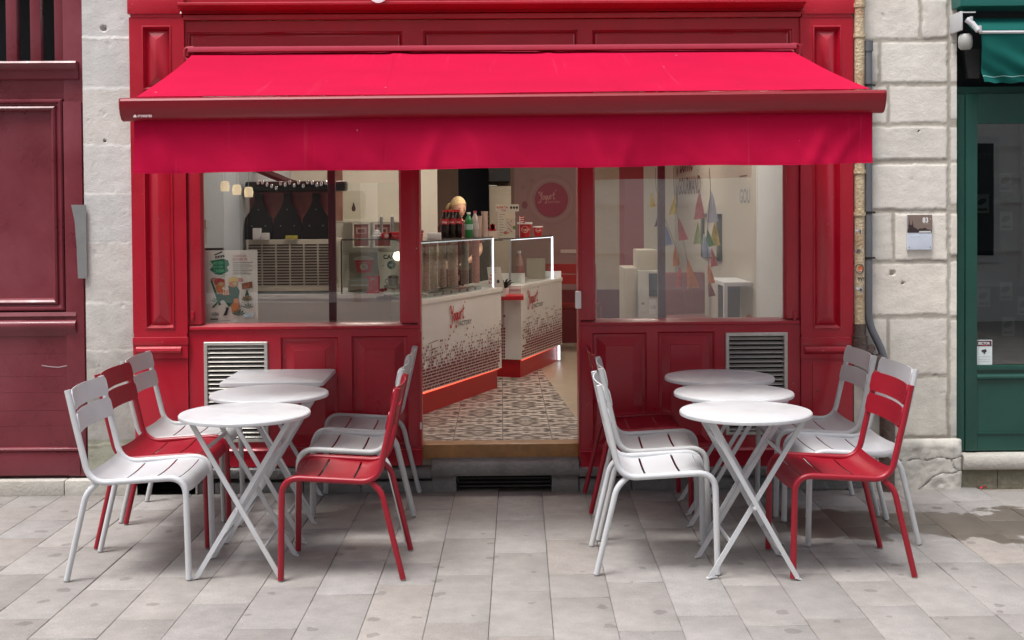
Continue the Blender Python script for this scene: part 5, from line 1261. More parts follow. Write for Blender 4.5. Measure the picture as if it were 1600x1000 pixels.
# ---- inside and on the first display
def card_cup(F, x, y, w_, h, c=(.62, .03, .025)):
    F.poly([(x-w_*.34, y), (x+w_*.34, y), (x+w_*.46, y+h*.72), (x-w_*.46, y+h*.72)], c); F.layer += 1
    F.ell(x, y+h*.76, w_*.5, h*.20, (.55, .50, .42)); F.layer += 1; F.poly([(x-w_*.46, y+h*.60), (x+w_*.46, y+h*.60), (x+w_*.47, y+h*.72), (x-w_*.47, y+h*.72)], c); F.layer += 1
    F.ell(x, y+h*.34, w_*.2, h*.2, (.55, .48, .40)); F.layer += 1; F.text('YG', x-w_*.11, y+h*.28, h*.16, c)
yC = 9.22-7.34; d = 9.22
t = thing('cup_picture', 'standing card with a picture of a red yogurt cup in the glass display', 'sign', (X(567, d), yC+.05, Z(567, 452, d)))
bm = bmesh.new(); box(bm, -.11, .11, 0, .004, 0, .27); obj('card', bm, mat('olive_card', (.34, .30, .22), .6), t); F = Flat((0, 0, 0), (1, 0, 0), (0, 0, 1)); card_cup(F, 0, .12, .15, .13); F.rect(-.10, .02, .08, .035, (.5, .5, .45)); F.rect(-.10, .055, .05, .07, (.35, .42, .35)); F.build('print', t)
t = thing('folded_menu', 'small red folded booklet standing in front of the cup picture', 'menu', (X(582, 9.16), 9.16-7.34, CT))
bm = bmesh.new(); prism(bm, [(-.05, .0), (.048, .0), (.05, .128), (-.055, .128), (-.035, .10), (-.032, .04)], 'y', 0, .012); obj('cover', bm, mat('red_card', (.60, .02, .025), .4), t)
F = Flat((0, -.001, 0), (1, 0, 0), (0, 0, 1)); yogurt(F, -.02, .10, .02, (.6, .4, .38), .12, sub=None); F.text('-1€', .015, .010, .018, (.6, .5, .45)); F.rect(-.018, .035, -.008, .045, (.5, .3, .28)); F.build('print', t)
t = thing('coffee_sign', 'white sign reading CAFE with a drawn cup and saucer in the glass display', 'sign', (X(590, 9.24), 9.24-7.34, CT))
bm = bmesh.new(); prism(bm, [(0, 0), (.26, 0), (.26, .30), (-.0, .30), (.0, .2), (.02, .1)], 'y', 0, .005); obj('board', bm, mat('sign_white', (.80, .79, .72), .5), t)
F = Flat((0, 0, 0), (1, 0, 0), (0, 0, 1)); F.text('CAFE', .040, .250, .044, (.04, .02, .015), bold=.0022, sx=.95); F.ell(.10, .205, .032, .032, (.05, .13, .16)); F.layer += 1
F.rect(.085, .195, .112, .212, (.5, .55, .5)); F.stroke([(.02, .185), (.07, .165), (.10, .155)], .005, (.75, .74, .66)); F.stroke([(.03, .195), (.045, .205)], .004, (.2, .15, .1))
F.ell(.115, .045, .075, .022, (.30, .28, .27)); F.layer += 1; F.ell(.115, .048, .05, .013, (.42, .40, .38)); F.layer += 1
F.poly([(.082, .05), (.142, .05), (.156, .115), (.070, .115)], (.26, .25, .25)); F.layer += 1; F.ell(.113, .115, .043, .016, (.40, .38, .36)); F.layer += 1; F.ell(.113, .114, .036, .012, (.05, .025, .015)); F.ring(.068, .085, .012, .006, (.26, .25, .25))
F.ell(.03, .018, .018, .014, (.35, .03, .04)); F.ell(.055, .024, .014, .012, (.30, .02, .03)); F.build('print', t)
bm = bmesh.new(); lathe(bm, [(0, .036), (.025, .026), (.036, 0), (.025, -.026), (0, -.036)], (X(622, 9.1), 9.1-7.34-.04, Z(620, 400, 9.1)), 18); tag(obj('lamp_reflection', bm, mat('lamp_reflection_glow', (1, .95, .8), .4, emit=(1, .88, .62), es=4)), 'bright round globe standing in for a lamp reflection beside the CAFE sign', 'lamp')  # glowing globe added where the display glass mirrors a lamp
bm = bmesh.new(); box(bm, X(544, 9.4), X(585, 9.4), 9.35-7.34, 9.45-7.34, CT, CT+.09, .003); tag(obj('glass_tray', bm, mat('pale_tray', (.42, .45, .38), .3)), 'pale greenish tray lying in the glass display behind the red booklet', 'tray')

# wall shelf with frames, dispenser
d = 10.9; y = d-7.34
bm = bmesh.new(); box(bm, X(528, d), X(640, d), y-.12, 3.95, Z(580, 346, d)-.012, Z(580, 346, d), .002); box(bm, X(528, d), X(640, d), y+.1, 3.95, Z(580, 395, d)-.012, Z(580, 395, d), .002); tag(obj('wall_shelf', bm, mat('shelf_beige', (.45, .40, .32), .5)), 'double beige shelf on the wall behind the left counter', 'shelf')
t = thing('soap_dispenser', 'cream wall dispenser with a dark drop shaped window above the shelf', 'dispenser', (X(553, d), y, Z(553, 342, d)))
bm = bmesh.new(); prism(bm, [(-.085, 0), (.085, 0), (.10, .22), (.085, .245), (-.085, .245), (-.10, .22)], 'y', -.0, .12); obj('housing', bm, mat('cream_plastic', (.50, .46, .36), .35), t)
F = Flat((0, -.001, 0), (1, 0, 0), (0, 0, 1)); F.ell(0, .09, .018, .026, (.06, .02, .015)); F.poly([(-.014, .105), (.014, .105), (0, .15)], (.06, .02, .015)); F.build('level_window', t)
for cx, w_, l in ((565, .15, 'white framed maroon picture on the shelf, left of the other frame'), (598, .16, 'white framed picture with pale lettering on the shelf, right of the maroon one')):
    t = thing('framed_picture', l, 'picture', (X(cx, 10.75), 3.38, Z(cx, 387, 10.75)))
    bm = bmesh.new(); rings(bm, -w_/2, w_/2, 0, .215, [(0, .015), (0, 0), (.012, 0), (.014, .006)], cap=False); obj('frame', bm, mat('frame_white', (.52, .48, .40), .4), t)
    bm = bmesh.new(); box(bm, -w_/2+.012, w_/2-.012, .006, .012, .012, .203); obj('print', bm, mat('maroon_print', (.20, .05, .045), .4, var=.3, vs=20), t)
    F = Flat((0, .005, 0), (1, 0, 0), (0, 0, 1)); F.rect(-.045, .12, .045, .175, (.36, .24, .19)); F.layer += 1; F.rect(-.03, .13, .03, .16, (.14, .03, .03)); F.build('motif', t)
rnd = random.Random(1)
t = thing('cup_pyramid', 'tiered stack of small white dishes on the glass shelf left of the jamb', 'dishes', (X(587, 9.2), 9.3-7.34, TZ))
bm = bmesh.new(); lathe(bm, [(0, 0), (.035, 0), (.04, .02), (.028, .024), (.030, .04), (.020, .044), (.020, .06), (.010, .064), (0, .066)], seg=18); obj('dishes', bm, WHITE, t)
for px, w_, hh, m_, l, n_ in ((604, .075, .042, REDL, 'small red box with a round white logo on the glass shelf', 'red_box'), (619, .11, .048, REDL, 'flat red carton on the glass shelf at the right edge of the left window', 'red_carton'), (678, .10, .045, WHITE, 'low white box on the glass shelf beside the dark soda bottles', 'white_box')):
    dd = 9.25 if px < 640 else 9.0; o = thing(n_, l, 'box', (X(px, dd), dd-7.34+.0, TZ)); bm = bmesh.new(); box(bm, -w_/2, w_/2, 0, .06, 0, hh, .002); obj('carton', bm, m_, o)
    if px != 678: F = Flat((0, -.001, 0), (1, 0, 0), (0, 0, 1)); F.ell(0, hh*.5, hh*.4, hh*.4, (.55, .35, .3)) if px == 604 else F.text('Yogurt', -.03, hh*.3, .018, (.6, .3, .3)); F.build('print', o)
for px in (596, 613):
    bm = bmesh.new(); tube(bm, [(X(px, 9.5), 2.16, TZ), (X(px, 9.5), 2.16, TZ+.16)], .006, 8); lathe(bm, [(0, .17), (.012, .16), (.014, .0), (0, 0)], (X(px, 9.5), 2.16, TZ), 10)
    tag(obj('pump_bottle', bm, STEEL), 'slim steel pump bottle, %s of two on the glass shelf behind the red box' % ('left' if px == 596 else 'right'), 'bottle')

# lathe goods
def bottle(kind, px, d, label, group=None, h=.21, r=.029, zc=TZ):
    t = thing(kind, label, 'bottle', (X(px, d), d-7.34, zc), 0, group); dark = kind == 'cola_bottle'
    body = {'cola_bottle': mat('cola', (.012, .005, .004), .15), 'green_bottle': mat('green_pet', (.02, .16, .04), .12), 'water_bottle': mat('clear_pet', (.42, .36, .33), .12), 'pink_bottle': mat('pink_pet', (.48, .25, .22), .25)}[kind]
    bm = bmesh.new(); lathe(bm, [(0, 0), (r*.85, 0), (r, .01), (r*.93, h*.25), (r, h*.35), (r, h*.62), (r*.85, h*.72), (r*.4, h*.86), (r*.36, h*.93), (0, h*.93)], seg=18); obj('body', bm, body, t)
    bm = bmesh.new(); lathe(bm, [(r*.45, h*.92), (r*.45, h), (0, h)], seg=14); obj('cap', bm, {'cola_bottle': REDL, 'green_bottle': WHITE, 'water_bottle': mat('pink_cap', (.4, .05, .08), .4), 'pink_bottle': WHITE}[kind], t)
    bm = bmesh.new(); z0, z1 = (h*.48, h*.68) if dark else (h*.30, h*.52); lathe(bm, [(r*1.02, z0), (r*1.02, z1)], seg=18)
    lb = obj('wrapper', bm, {'cola_bottle': mat('cola_label', (.35, .01, .015), .4), 'green_bottle': mat('green_label', (.28, .42, .34), .5), 'water_bottle': mat('pale_label', (.45, .38, .36), .5), 'pink_bottle': mat('pink_label', (.35, .08, .09), .5)}[kind], t)
    if dark: F = Flat((0, -r*1.04, z0), (1, 0, 0), (0, 0, 1)); F.text('Coca', -.021, .010, .022, (.6, .55, .52), bold=.0006, shear=.3, sx=.8); F.build('lettering', lb)
    return t
CB = 'dark soda bottles on the counter shelf'
for px, d, l in ((695, 9.35, 'front left dark soda bottle with red wrapper behind the glass counter edge'), (705.5, 9.42, 'middle dark soda bottle in the front row, between two others'), (716, 9.50, 'right dark soda bottle in the front row, next to the green bottle'), (700, 9.58, 'rear left dark soda bottle peeping between the front ones'), (711, 9.64, 'rear right dark soda bottle behind the front row')):
    bottle('cola_bottle', px, d, l, CB)
bottle('green_bottle', 732.5, 9.5, 'green water bottle with white cap right of the dark soda bottles', None, .19, .031)
bottle('water_bottle', 742.5, 9.6, 'clear bottle with reddish cap right behind the green one', None, .20, .028)
for px, d, n_, l in ((748, 9.66, 4, 'narrow stack of beige paper cups next to the clear bottle'), (757.5, 9.72, 5, 'taller stack of beige paper cups left of the white basket')):
    bm = bmesh.new(); 
    for i in range(n_): z = i*.035; lathe(bm, [(.021, z), (.027, z+.05), (.029, z+.052), (.029, z+.055), (.024, z+.05)], seg=16)
    o = tag(obj('cup_stack', bm, mat('paper_cups', (.45, .32, .26), .6)), l, 'cups'); o.location = (X(px, d), d-7.34, TZ)
def red_cup(px, d, h, r, l, zc):
    t = thing('red_cup', l, 'cup', (X(px, d), d-7.34, zc), 0, 'red yogurt cups'); bm = bmesh.new(); lathe(bm, [(0, 0), (r*.72, 0), (r*.98, h*.9), (r*.9, h*.9), (r*.66, .006), (0, .006)], seg=24); obj('cup', bm, REDL, t)
    bm = bmesh.new(); lathe(bm, [(r*1.0, h*.88), (r*1.06, h*.9), (r*1.06, h), (r*.95, h*.99), (0, h*.97)], seg=24); obj('lid', bm, WHITE, t)
    F = Flat((0, -r*.95, h*.3), (1, 0, .0), (0, -.12, 1)); F.ring(0, .03, r*.4, r*.08, (.6, .4, .35)); F.text('Yogurt', -r*.6, .02, h*.22, (.7, .5, .45), bold=.0004, shear=.3); F.build('lettering', t)
dC = 10.7
red_cup(820, dC, .125, .062, 'large red yogurt tub with white lid beside the bubble tea menu', T2); red_cup(840.5, 10.95, .088, .044, 'smaller red yogurt cup, rightmost on the far glass shelf', T2); red_cup(655, 8.7, .075, .032, 'small red cup by the left doorway jamb on the near glass shelf', TZ)
# bubble tea menu
t = thing('menu_board', 'cream Bubble Tea menu board standing on the far glass shelf', 'sign', (X(793, 10.5), 10.45-7.34, T2)); k = 10.5/1950
bm = bmesh.new(); box(bm, -15*k, 12*k, 0, .006, 0, 43*k); box(bm, -18*k, 18*k, -.004, .006, 41*k, 52*k); obj('board', bm, mat('menu_cream', (.55, .50, .40), .6), t)
F = Flat((0, -.0045, 0), (1, 0, 0), (0, 0, 1)); F.text('Bubble Tea', -17*k, 46*k, 5.5*k, (.45, .02, .02), bold=.0004, sx=.72); F.text('Fruit', -9*k, 41.5*k, 5*k, (.45, .02, .02), bold=.0004, sx=.72)
for i in range(3): F.ell((6+4.4*i)*k, 47*k, 1.9*k, 2.2*k, (.03, .03, .03)); 
for i, yy in enumerate(range(4, 40, 4)): F.rect(-13*k, yy*k, (-13+5+(i*3) % 5)*k, (yy+.9)*k, (.28, .22, .18))
F.layer += 1
F.ell(5*k, 33*k, 7.5*k, 7*k, (.58, .48, .36)); F.layer += 1; F.poly([(-1*k, 6*k), (9*k, 6*k), (11*k, 30*k), (-3*k, 30*k)], (.50, .40, .32)); F.layer += 1
for i in range(9): F.ell((1+(i*5) % 7)*k, (8+i*2.2)*k, .9*k, .9*k, (.10, .03, .02), n=8)
F.ell(-3*k, 8*k, 3*k, 2.6*k, (.40, .10, .06)); F.ell(11*k, 16*k, 3*k, 3*k, (.12, .18, .05)); F.build('print', t)
bm = bmesh.new(); x = X(816, 10.6); 
sheet(bm, lambda u, v: (x+(-.022+.044*u), 10.6-7.34+.006*sin(u*5), T2+.12+.055*v+.006*sin(u*4)), 8, 4, .002)
fg = tag(obj('striped_flag', bm, mat('flag_red', (.45, .03, .03), .6)), 'small red and white striped paper flag beside the menu board', 'flag')
F = Flat((x, 10.6-7.34-.006, T2+.12), (1, 0, 0), (0, 0, 1))
for i in range(3): F.poly([(-.022, .008+.017*i), (.022, .014+.017*i), (.022, .021+.017*i), (-.022, .015+.017*i)], (.6, .5, .45))
F.build('stripes', fg); bm = bmesh.new(); tube(bm, [(x-.022, 10.6-7.34, T2), (x-.022, 10.6-7.34, T2+.18)], .002, 6); obj('stick', bm, WHITE, fg)
t = thing('bread_basket', 'white basket of red packets between the cup stacks and the menu board', 'basket', (X(769, 10.2), 10.1-7.34, T2))
bm = bmesh.new(); lathe(bm, [(0, 0), (.05, 0), (.062, .065), (.058, .065), (.046, .004), (0, .004)], seg=20, sy=.7); obj('basket', bm, mat('cream_basket', (.52, .42, .34), .6), t)
for i, (a, b) in enumerate(((-.02, .3), (.02, -.2))): bm = bmesh.new(); bar(bm, (a, 0, .05), (a+b*.12, 0, .12), .03, .02); obj('packet', bm, REDL, t)
bm = bmesh.new(); box(bm, X(764, 10.2)-.03, X(778, 10.2)+.04, 10.1-7.34-.06, 10.1-7.34+.08, T2-.012, T2-.001); box(bm, X(765, 10.2)+.0, X(765, 10.2)+.012, 2.76, 2.78, .966, T2-.012); tag(obj('link_shelf', bm, mat('smoked_glass_shelf', (.06, .05, .045), .12)), 'short dark glass shelf carried on a post between the two displays', 'shelf')
# topping tubes in the first display and topping tubs
TG_ = 'speckled topping tubes in the glass display'
gd = (g1-g0).normalized()
for i, (px, m_, l) in enumerate(((664, (.40, .20, .16), 'leftmost speckled pink topping tube in the display'), (677, (.50, .36, .30), 'second speckled topping tube from the left in the display'), (691, (.50, .36, .30), 'third speckled topping tube from the left in the display'), (707, (.52, .38, .32), 'fourth and widest pale topping tube in the display'), (726, (.20, .17, .14), 'grey topping tube right of the pale ones'), (743, (.35, .12, .11), 'reddish glass topping tube near the lit strip'))):
    dd = 9.05+i*.16; t = thing('topping_tube', l, 'container', (X(px, dd), dd-7.34, CT+.03), 0, TG_); r = .030 if i != 3 else .040
    bm = bmesh.new(); lathe(bm, [(0, 0), (r, 0), (r, .31), (0, .31)], seg=20); 
    mm = mat('tube_fill_%d' % i, m_, .3, var=.25, vs=60); obj('tube', bm, mm, t)
    bm = bmesh.new(); lathe(bm, [(r*1.03, .31), (r*1.03, .345), (0, .345)], seg=20); obj('lid', bm, mat('tube_lid', (.32, .08, .08), .4), t)
    F = Flat((0, 0, 0), (1, 0, 0), (0, 0, 1)); rnd = random.Random(i)
    for q in range(26):
        a = rnd.uniform(-1.2, 1.2); F.ell(r*sin(a), rnd.uniform(.02, .30), .003, .003, (.06, .02, .02), n=6)
    for v in F.bm.verts: sx_ = max(-.99, min(.99, v.co.x/r)); v.co.y = -r*sqrt(1-sx_*sx_)-.001
    F.build('specks', t)
rnd = random.Random(14)
for r_ in range(2):
    for i in range(9):
        f = (i+.4)/9.4; p = g0.lerp(g1, f)+Vector((-.10-.13*r_, .04+.05*r_, 0)); t = thing('topping_tub', 'small steel tub of toppings in the display, number of a double row nobody can tell apart', 'tub', (p.x, p.y, CT+.001), atan2(gd.y, gd.x), 'steel topping tubs')
        cn = ('red', 'cream', 'green', 'brown', 'white', 'orange')[(i*5+r_*3) % 6]; t['label'] = 'steel tub of %s toppings, %s from the doorway in the %s row of the display' % (cn, ('first', 'second', 'third', 'fourth', 'fifth', 'sixth', 'seventh', 'eighth', 'ninth')[i], ('front', 'rear')[r_])
        bm = bmesh.new(); rings(bm, -.055, .055, -.05, .05, [(.006, 0), (0, .0), (0, -.022), (.004, -.022), (.006, -.016)], cap=False)
        for v in bm.verts: v.co = Vector((v.co.x, v.co.z, -v.co.y))
        obj('tub', bm, STEEL, t); bm = bmesh.new()
        c = ((.35, .08, .06), (.45, .38, .25), (.10, .20, .06), (.12, .06, .04), (.5, .45, .4), (.4, .2, .05))[(i*5+r_*3) % 6]
        for q in range(14): bmesh.ops.create_icosphere(bm, subdivisions=1, radius=rnd.uniform(.006, .011), matrix=Matrix.Translation((rnd.uniform(-.042, .042), rnd.uniform(-.038, .038), .017)))
        o = obj('toppings', bm, ink(c), t); o['kind'] = 'stuff'
bottle('pink_bottle', 811, 10.75, 'pink tinted glass bottle standing inside the far display', None, .27, .036, C2T)
bm = bmesh.new(); box(bm, X(823, 11.2), X(852, 11.2), 11.25-7.34, 11.35-7.34, C2T, C2T+.18, .004); tag(obj('napkin_box', bm, mat('cream_box', (.50, .42, .34), .5)), 'plain cream box inside the far display', 'box')
t = thing('potted_plant', 'tiny dark spiky plant between the leaflet and the steel post', 'plant', (X(789, 10.3), 10.25-7.34, .966))
bm = bmesh.new(); lathe(bm, [(0, 0), (.025, 0), (.032, .05), (0, .05)], seg=14); obj('pot', bm, WHITE, t); bm = bmesh.new(); rnd = random.Random(3)
for i in range(22):
    a = rnd.uniform(0, 6.28); l_ = rnd.uniform(.05, .10); e = rnd.uniform(.4, 1.3); tube(bm, [(0, 0, .05), (cos(a)*cos(e)*l_*.6, sin(a)*cos(e)*l_*.6, .05+sin(e)*l_*.8), (cos(a)*cos(e)*l_, sin(a)*cos(e)*l_, .05+sin(e)*l_*.9)], [.005, .006, .001], 5)
obj('leaves', bm, mat('dark_leaf', (.015, .03, .012), .4), t)
t = thing('leaflet', 'white price leaflet leaning on the red shelf', 'sign', (X(775, 10.05), 10.0-7.34, .966)); 
F = Flat((0, 0, 0), (1, 0, 0), (0, .12, 1), .001)
bm = bmesh.new(); P = [(-.045, 0), (.075, 0), (.035, .235), (-.075, .235)]; q0 = [bm.verts.new((a, b*.12, b)) for a, b in P]; q1 = [bm.verts.new((a, b*.12+.004, b)) for a, b in P]; bm.faces.new(q0); bm.faces.new(q1[::-1])
for i in range(4): bm.faces.new((q0[i], q0[(i+1) % 4], q1[(i+1) % 4], q1[i]))
obj('card', bm, mat('leaflet_white', (.52, .48, .42), .5), t)
for i in range(3): F.poly([(-.06+.005*i, .10+.03*i), (-.02, .10+.03*i), (-.02, .12+.03*i), (-.062+.005*i, .12+.03*i)][::1], (.45, .08, .08))
F.text('Yogurt', -.055, .205, .02, (.2, .05, .05)); F.ell(.015, .12, .012, .015, (.05, .05, .05)); F.stroke([(.03, .03), (.04, .07), (.05, .03)], .006, (.25, .05, .05)); F.rect(-.05, .19, .0, .194, (.3, .2, .2)); F.build('print', t)

# ---- far wall furniture
t = thing('tall_cupboard', 'pale tall cupboard in the dark opening at the back of the shop', 'cupboard', (X(782, 12.6), 12.6-7.34, FL))
bm = bmesh.new(); w_ = X(799, 12.6)-X(782, 12.6); h = Z(780, 291, 12.6)-FL; box(bm, -w_, w_, 0, .3, 0, h, .006); obj('carcass', bm, mat('cupboard_cream', (.36, .30, .22), .5), t); bm = bmesh.new(); rings(bm, -w_+.01, w_-.01, .03, h-.06, [(0, 0), (.001, -.008), (.006, -.010)]); obj('door', bm, mat('cupboard_cream', (.36, .30, .22), .5), t)
bm = bmesh.new(); box(bm, -w_, w_*.95, -.0, .3, h+.05, 2.6-FL); obj('black_top', bm, BLK, t); bm = bmesh.new(); box(bm, -w_, -w_*.3, -.02, .1, h+.002, h+.012); obj('tray', bm, WHITE, t)
lx, lz = X(862, 12.93), Z(862, 312, 12.93); kk = 12.93/1950
t = thing('wall_emblem', 'round dark pink emblem reading Yogurt Factory on the dusky back wall', 'sign', (lx, WYB-.012, lz))
bm = bmesh.new(); prism(bm, [(cos(2*pi*i/48)*26*kk, sin(2*pi*i/48)*27*kk) for i in range(48)], 'y', 0, .01); obj('disc', bm, mat('emblem_red', (.20, .01, .03), .5), t)
F = Flat((0, -.001, 0), (1, 0, 0), (0, 0, 1)); yogurt(F, -20*kk, 0, 12*kk, (.38, .18, .16), .10, sx=1.15, sub=(.32, .13, .13)); F.build('lettering', t)
F = Flat((0, .009, 0), (1, 0, 0), (0, 0, 1)); F.ring(0, 0, 31*kk, 1.6*kk, (.30, .15, .14)); F.ring(0, 0, 38*kk, .7*kk, (.20, .08, .08)); F.ell(-42*kk, -8*kk, 4.5*kk, 6*kk, (.17, .04, .05)); F.ring(-44*kk, 20*kk, 2*kk, .8*kk, (.17, .06, .06)); F.ring(-30*kk, 30*kk, 2*kk, .8*kk, (.17, .06, .06)); F.build('rings', t)
o = copy_tree(cr)
for ch in o.children:
    if ch.name.startswith('foot'): continue
    ch.data = ch.data.copy(); ch.data.materials[0] = WRED
o.location = (X(893, 12.2), 4.75, FL); o.rotation_euler = (0, 0, radians(80)); o['label'] = 'dark red chair deep inside the shop behind the right door jamb'; o['group'] = 'metal chairs at the terrace tables'; del o['group']
bm = bmesh.new(); box(bm, X(876, 12.9), X(925, 12.9), WYB-.012, WYB-.0, Z(880, 396, 12.9), Z(880, 390, 12.9)); tag(obj('wall_rail', bm, mat('pale_rail', (.42, .30, .27), .5)), 'thin pale rail along the dusky back wall', 'rail')
bm = bmesh.new(); box(bm, bx[4]+.02, bx[8], WYB-.02, WYB-.0, FL, FL+.55); tag(obj('wainscot', bm, mat('dark_red_wainscot', (.12, .01, .015), .4)), 'low dark red boarding at the foot of the back wall', 'panel')

# ---- right window: terminal, wall lettering, picture, table, bench, bunting
t = thing('cabinet', 'pale beige cabinet behind the right window, left of the white terminal', 'cabinet', (X(985, 9.4), 9.3-7.34, FL)); h = Z(985, 419, 9.3)-FL; bm = bmesh.new(); box(bm, X(974, 9.3)-X(985, 9.3), X(996, 9.3)-X(985, 9.3), 0, .45, 0, h, .005); obj('carcass', bm, mat('cabinet_beige', (.48, .42, .33), .5), t)
bm = bmesh.new(); box(bm, .03, .038, -.014, 0, h-.35, h-.1, .002); obj('handle', bm, STEEL, t)
x0, x1 = X(998, 9.2), X(1030, 9.2); t = thing('service_terminal', 'white terminal with dark screen and small notices behind the right window', 'machine', (x0, 9.2-7.34, FL)); h = Z(1010, 423, 9.2)-FL; w_ = x1-x0
bm = bmesh.new(); box(bm, 0, w_, 0, .4, 0, h, .006); obj('housing', bm, mat('terminal_white', (.56, .54, .48), .4), t)
bm = bmesh.new(); box(bm, 0, w_*.95, .1, .4, h+.001, h+.15, .006); obj('top_box', bm, mat('top_box_beige', (.52, .46, .36), .5), t)
bm = bmesh.new(); box(bm, w_*.48, w_*.9, -.006, .0, h-.19, h-.02, .002); obj('screen', bm, mat('dark_screen', (.05, .06, .07), .2), t)
F = Flat((0, -.001, 0), (1, 0, 0), (0, 0, 1)); F.rect(.01, h-.30, .05, h-.20, (.62, .60, .56)); F.rect(.075, h-.32, .125, h-.21, (.66, .66, .64)); F.layer += 1; F.rect(.018, h-.25, .04, h-.235, (.2, .2, .2)); F.text('CB', .085, h-.28, .03, (.15, .15, .15)); F.rect(.012, h-.40, .06, h-.35, (.12, .11, .1)); F.build('notices', t)
F = Flat((WXR-.002, 10.85-7.34, 0), (0, 1, 0), (0, 0, 1)); F.u = Vector((0, -1, 0)); F.n = Vector((-1, 0, 0)); F.o = Vector((WXR-.001, 12.7-7.34, 0))
K_ = (.10, .02, .02)
F.text('Bonne', .15, 2.02, .26, K_, bold=.006, shear=.3, sx=1.25); F.text('GOURMAND', .05, 1.80, .23, K_, bold=.004, shear=.1, sx=1.05); F.text('GOU', 3.3, 1.70, .15, (.20, .20, .20), bold=.002, sx=1.2); F.stroke([(3.3, 1.90), (3.6, 1.90)], .012, (.12, .12, .12))
F.ell(-.05, 1.78, .05, .12, K_); F.ell(-.02, 2.03, .04, .04, K_)
wl = F.build('wall_lettering'); tag(wl, 'dark red painted lettering on the cream side wall seen in the right window', 'lettering')
t = thing('leaning_frame', 'dark framed picture on the side wall seen through the right window', 'picture', (WXR-.002, 0, 0))
bm = bmesh.new(); ya, yb = 10.15-7.34, 11.05-7.34; za, zb = Z(1110, 405, 10.5), Z(1110, 334, 10.5)
def fr(bm, y0, y1, z0, z1): box(bm, -.03, 0, y0, y1, z0, z1)
for q in ((ya, yb, zb-.03, zb), (ya, yb, za, za+.03), (ya, ya+.09, za, zb), (yb-.09, yb, za, zb)): fr(bm, *q)
obj('frame', bm, mat('olive_frame', (.07, .07, .045), .4), t); bm = bmesh.new(); box(bm, -.01, -.002, ya+.05, yb-.05, za+.02, zb-.02); obj('picture', bm, mat('pale_picture', (.50, .47, .40), .4), t)
t = thing('white_table', 'white table edge and leg behind the right window', 'table', (0, 0, FL)); zt = Z(1145, 441, 8.9)-FL; xa = X(1131, 8.9)
bm = bmesh.new(); box(bm, xa, WXR-.01, 8.9-7.34, 9.5-7.34, zt-.03, zt, .003); obj('tabletop', bm, WHITEW, t); bm = bmesh.new(); box(bm, xa, xa+.025, 8.9-7.34, 8.94-7.34, 0, zt-.03); obj('leg', bm, WHITEW, t); 
bm = bmesh.new(); box(bm, xa+.03, WXR-.02, 9.3-7.34, 9.33-7.34, 0, zt-.035); obj('modesty_panel', bm, mat('grey_brown_panel', (.16, .14, .13), .6), t)
t = thing('bench', 'dark pink padded bench along the side wall inside the right window', 'bench', (0, 0, FL)); xa = X(1040, 10.4)
bm = bmesh.new(); box(bm, xa, WXR-.05, 10.2-7.34, 10.7-7.34, .3, .48, .02); obj('seat', bm, mat('dusky_pink_vinyl', (.24, .08, .08), .4), t); bm = bmesh.new(); box(bm, xa+.02, WXR-.05, 10.25-7.34, 10.7-7.34, 0, .3); obj('base', bm, mat('dark_base', (.10, .07, .06), .5), t)
bm = bmesh.new(); box(bm, xa, WXR-.05, 10.7-7.34, 10.76-7.34, .48, .84, .02); obj('backrest', bm, mat('dusky_pink_vinyl', (.24, .08, .08), .4), t)
CLR = dict(y=(.85, .68, .06), p=(.14, .03, .14), b=(.30, .38, .58), r=(.75, .10, .10), o=(.85, .28, .05), k=(.80, .22, .22), g=(.55, .70, .28), w=(.75, .80, .90), l=(.55, .70, .90), d=(.35, .05, .04), G=(.08, .35, .08))
def bunting(label, items, strg):
    t = thing('bunting', label, 'bunting', (0, .42, 0), 0, 'strings of coloured pennants'); d = 7.76
    bm = bmesh.new(); tube(bm, catmull([Vector((X(a, d, b), 0, Z(a, b, d))) for a, b in strg], 5), .0022, 6); obj('string', bm, mat('string_grey', (.25, .22, .20), .8), t)
    for px, py, c, s_ in items:
        x, z = X(px, d, py), Z(px, py, d); bm = bmesh.new(); h = s_*.0040*1.0; w_ = h*.52; rr = random.Random(int(px*7+py)); tw = rr.uniform(-.4, .4); ln = rr.uniform(-.25, .25)
        def fn(u, v):
            ww = w_*(.08+.92*v)*(1-.25*v*v) if v < .9 else w_*(.95-.2*abs(u-.5)); a = (u-.5)*ww
            return (x+a*cos(tw)+ln*h*v, a*sin(tw)+.008*sin(u*6+v*4+px), z+h*.5-h*v+.010*(u-.5)*v)
        sheet(bm, fn, 6, 8, .0012); o = obj('pennant', bm, mat('pennant_'+c, CLR[c], .8, var=.12, vs=30), t)
bunting('left string of pennants in the right window, with yellow, purple and blue ones', [(1018, 312, 'y', 22), (1026, 308, 'y', 24), (1034, 338, 'p', 30), (1040, 368, 'b', 30), (1055, 400, 'o', 30), (1063, 432, 'r', 32)], [(1024, 262), (1026, 300), (1040, 345), (1055, 385), (1062, 430), (1074, 480)])
bunting('middle string of pennants in the right window, with yellow, red and orange ones', [(1055, 320, 'y', 30), (1060, 358, 'r', 34), (1075, 428, 'o', 44), (1093, 322, 'k', 40), (1090, 364, 'g', 34)], [(1052, 262), (1054, 305), (1060, 345), (1068, 380), (1076, 420), (1084, 480)])
bunting('right string of pennants in the right window, with white, yellow and scarlet ones', [(1112, 324, 'w', 46), (1116, 366, 'y', 36), (1105, 372, 'G', 26), (1100, 384, 'l', 36), (1112, 402, 'r', 28), (1107, 428, 'o', 30), (1107, 450, 'd', 26)], [(1108, 262), (1110, 300), (1106, 350), (1104, 380), (1108, 420), (1107, 460)])

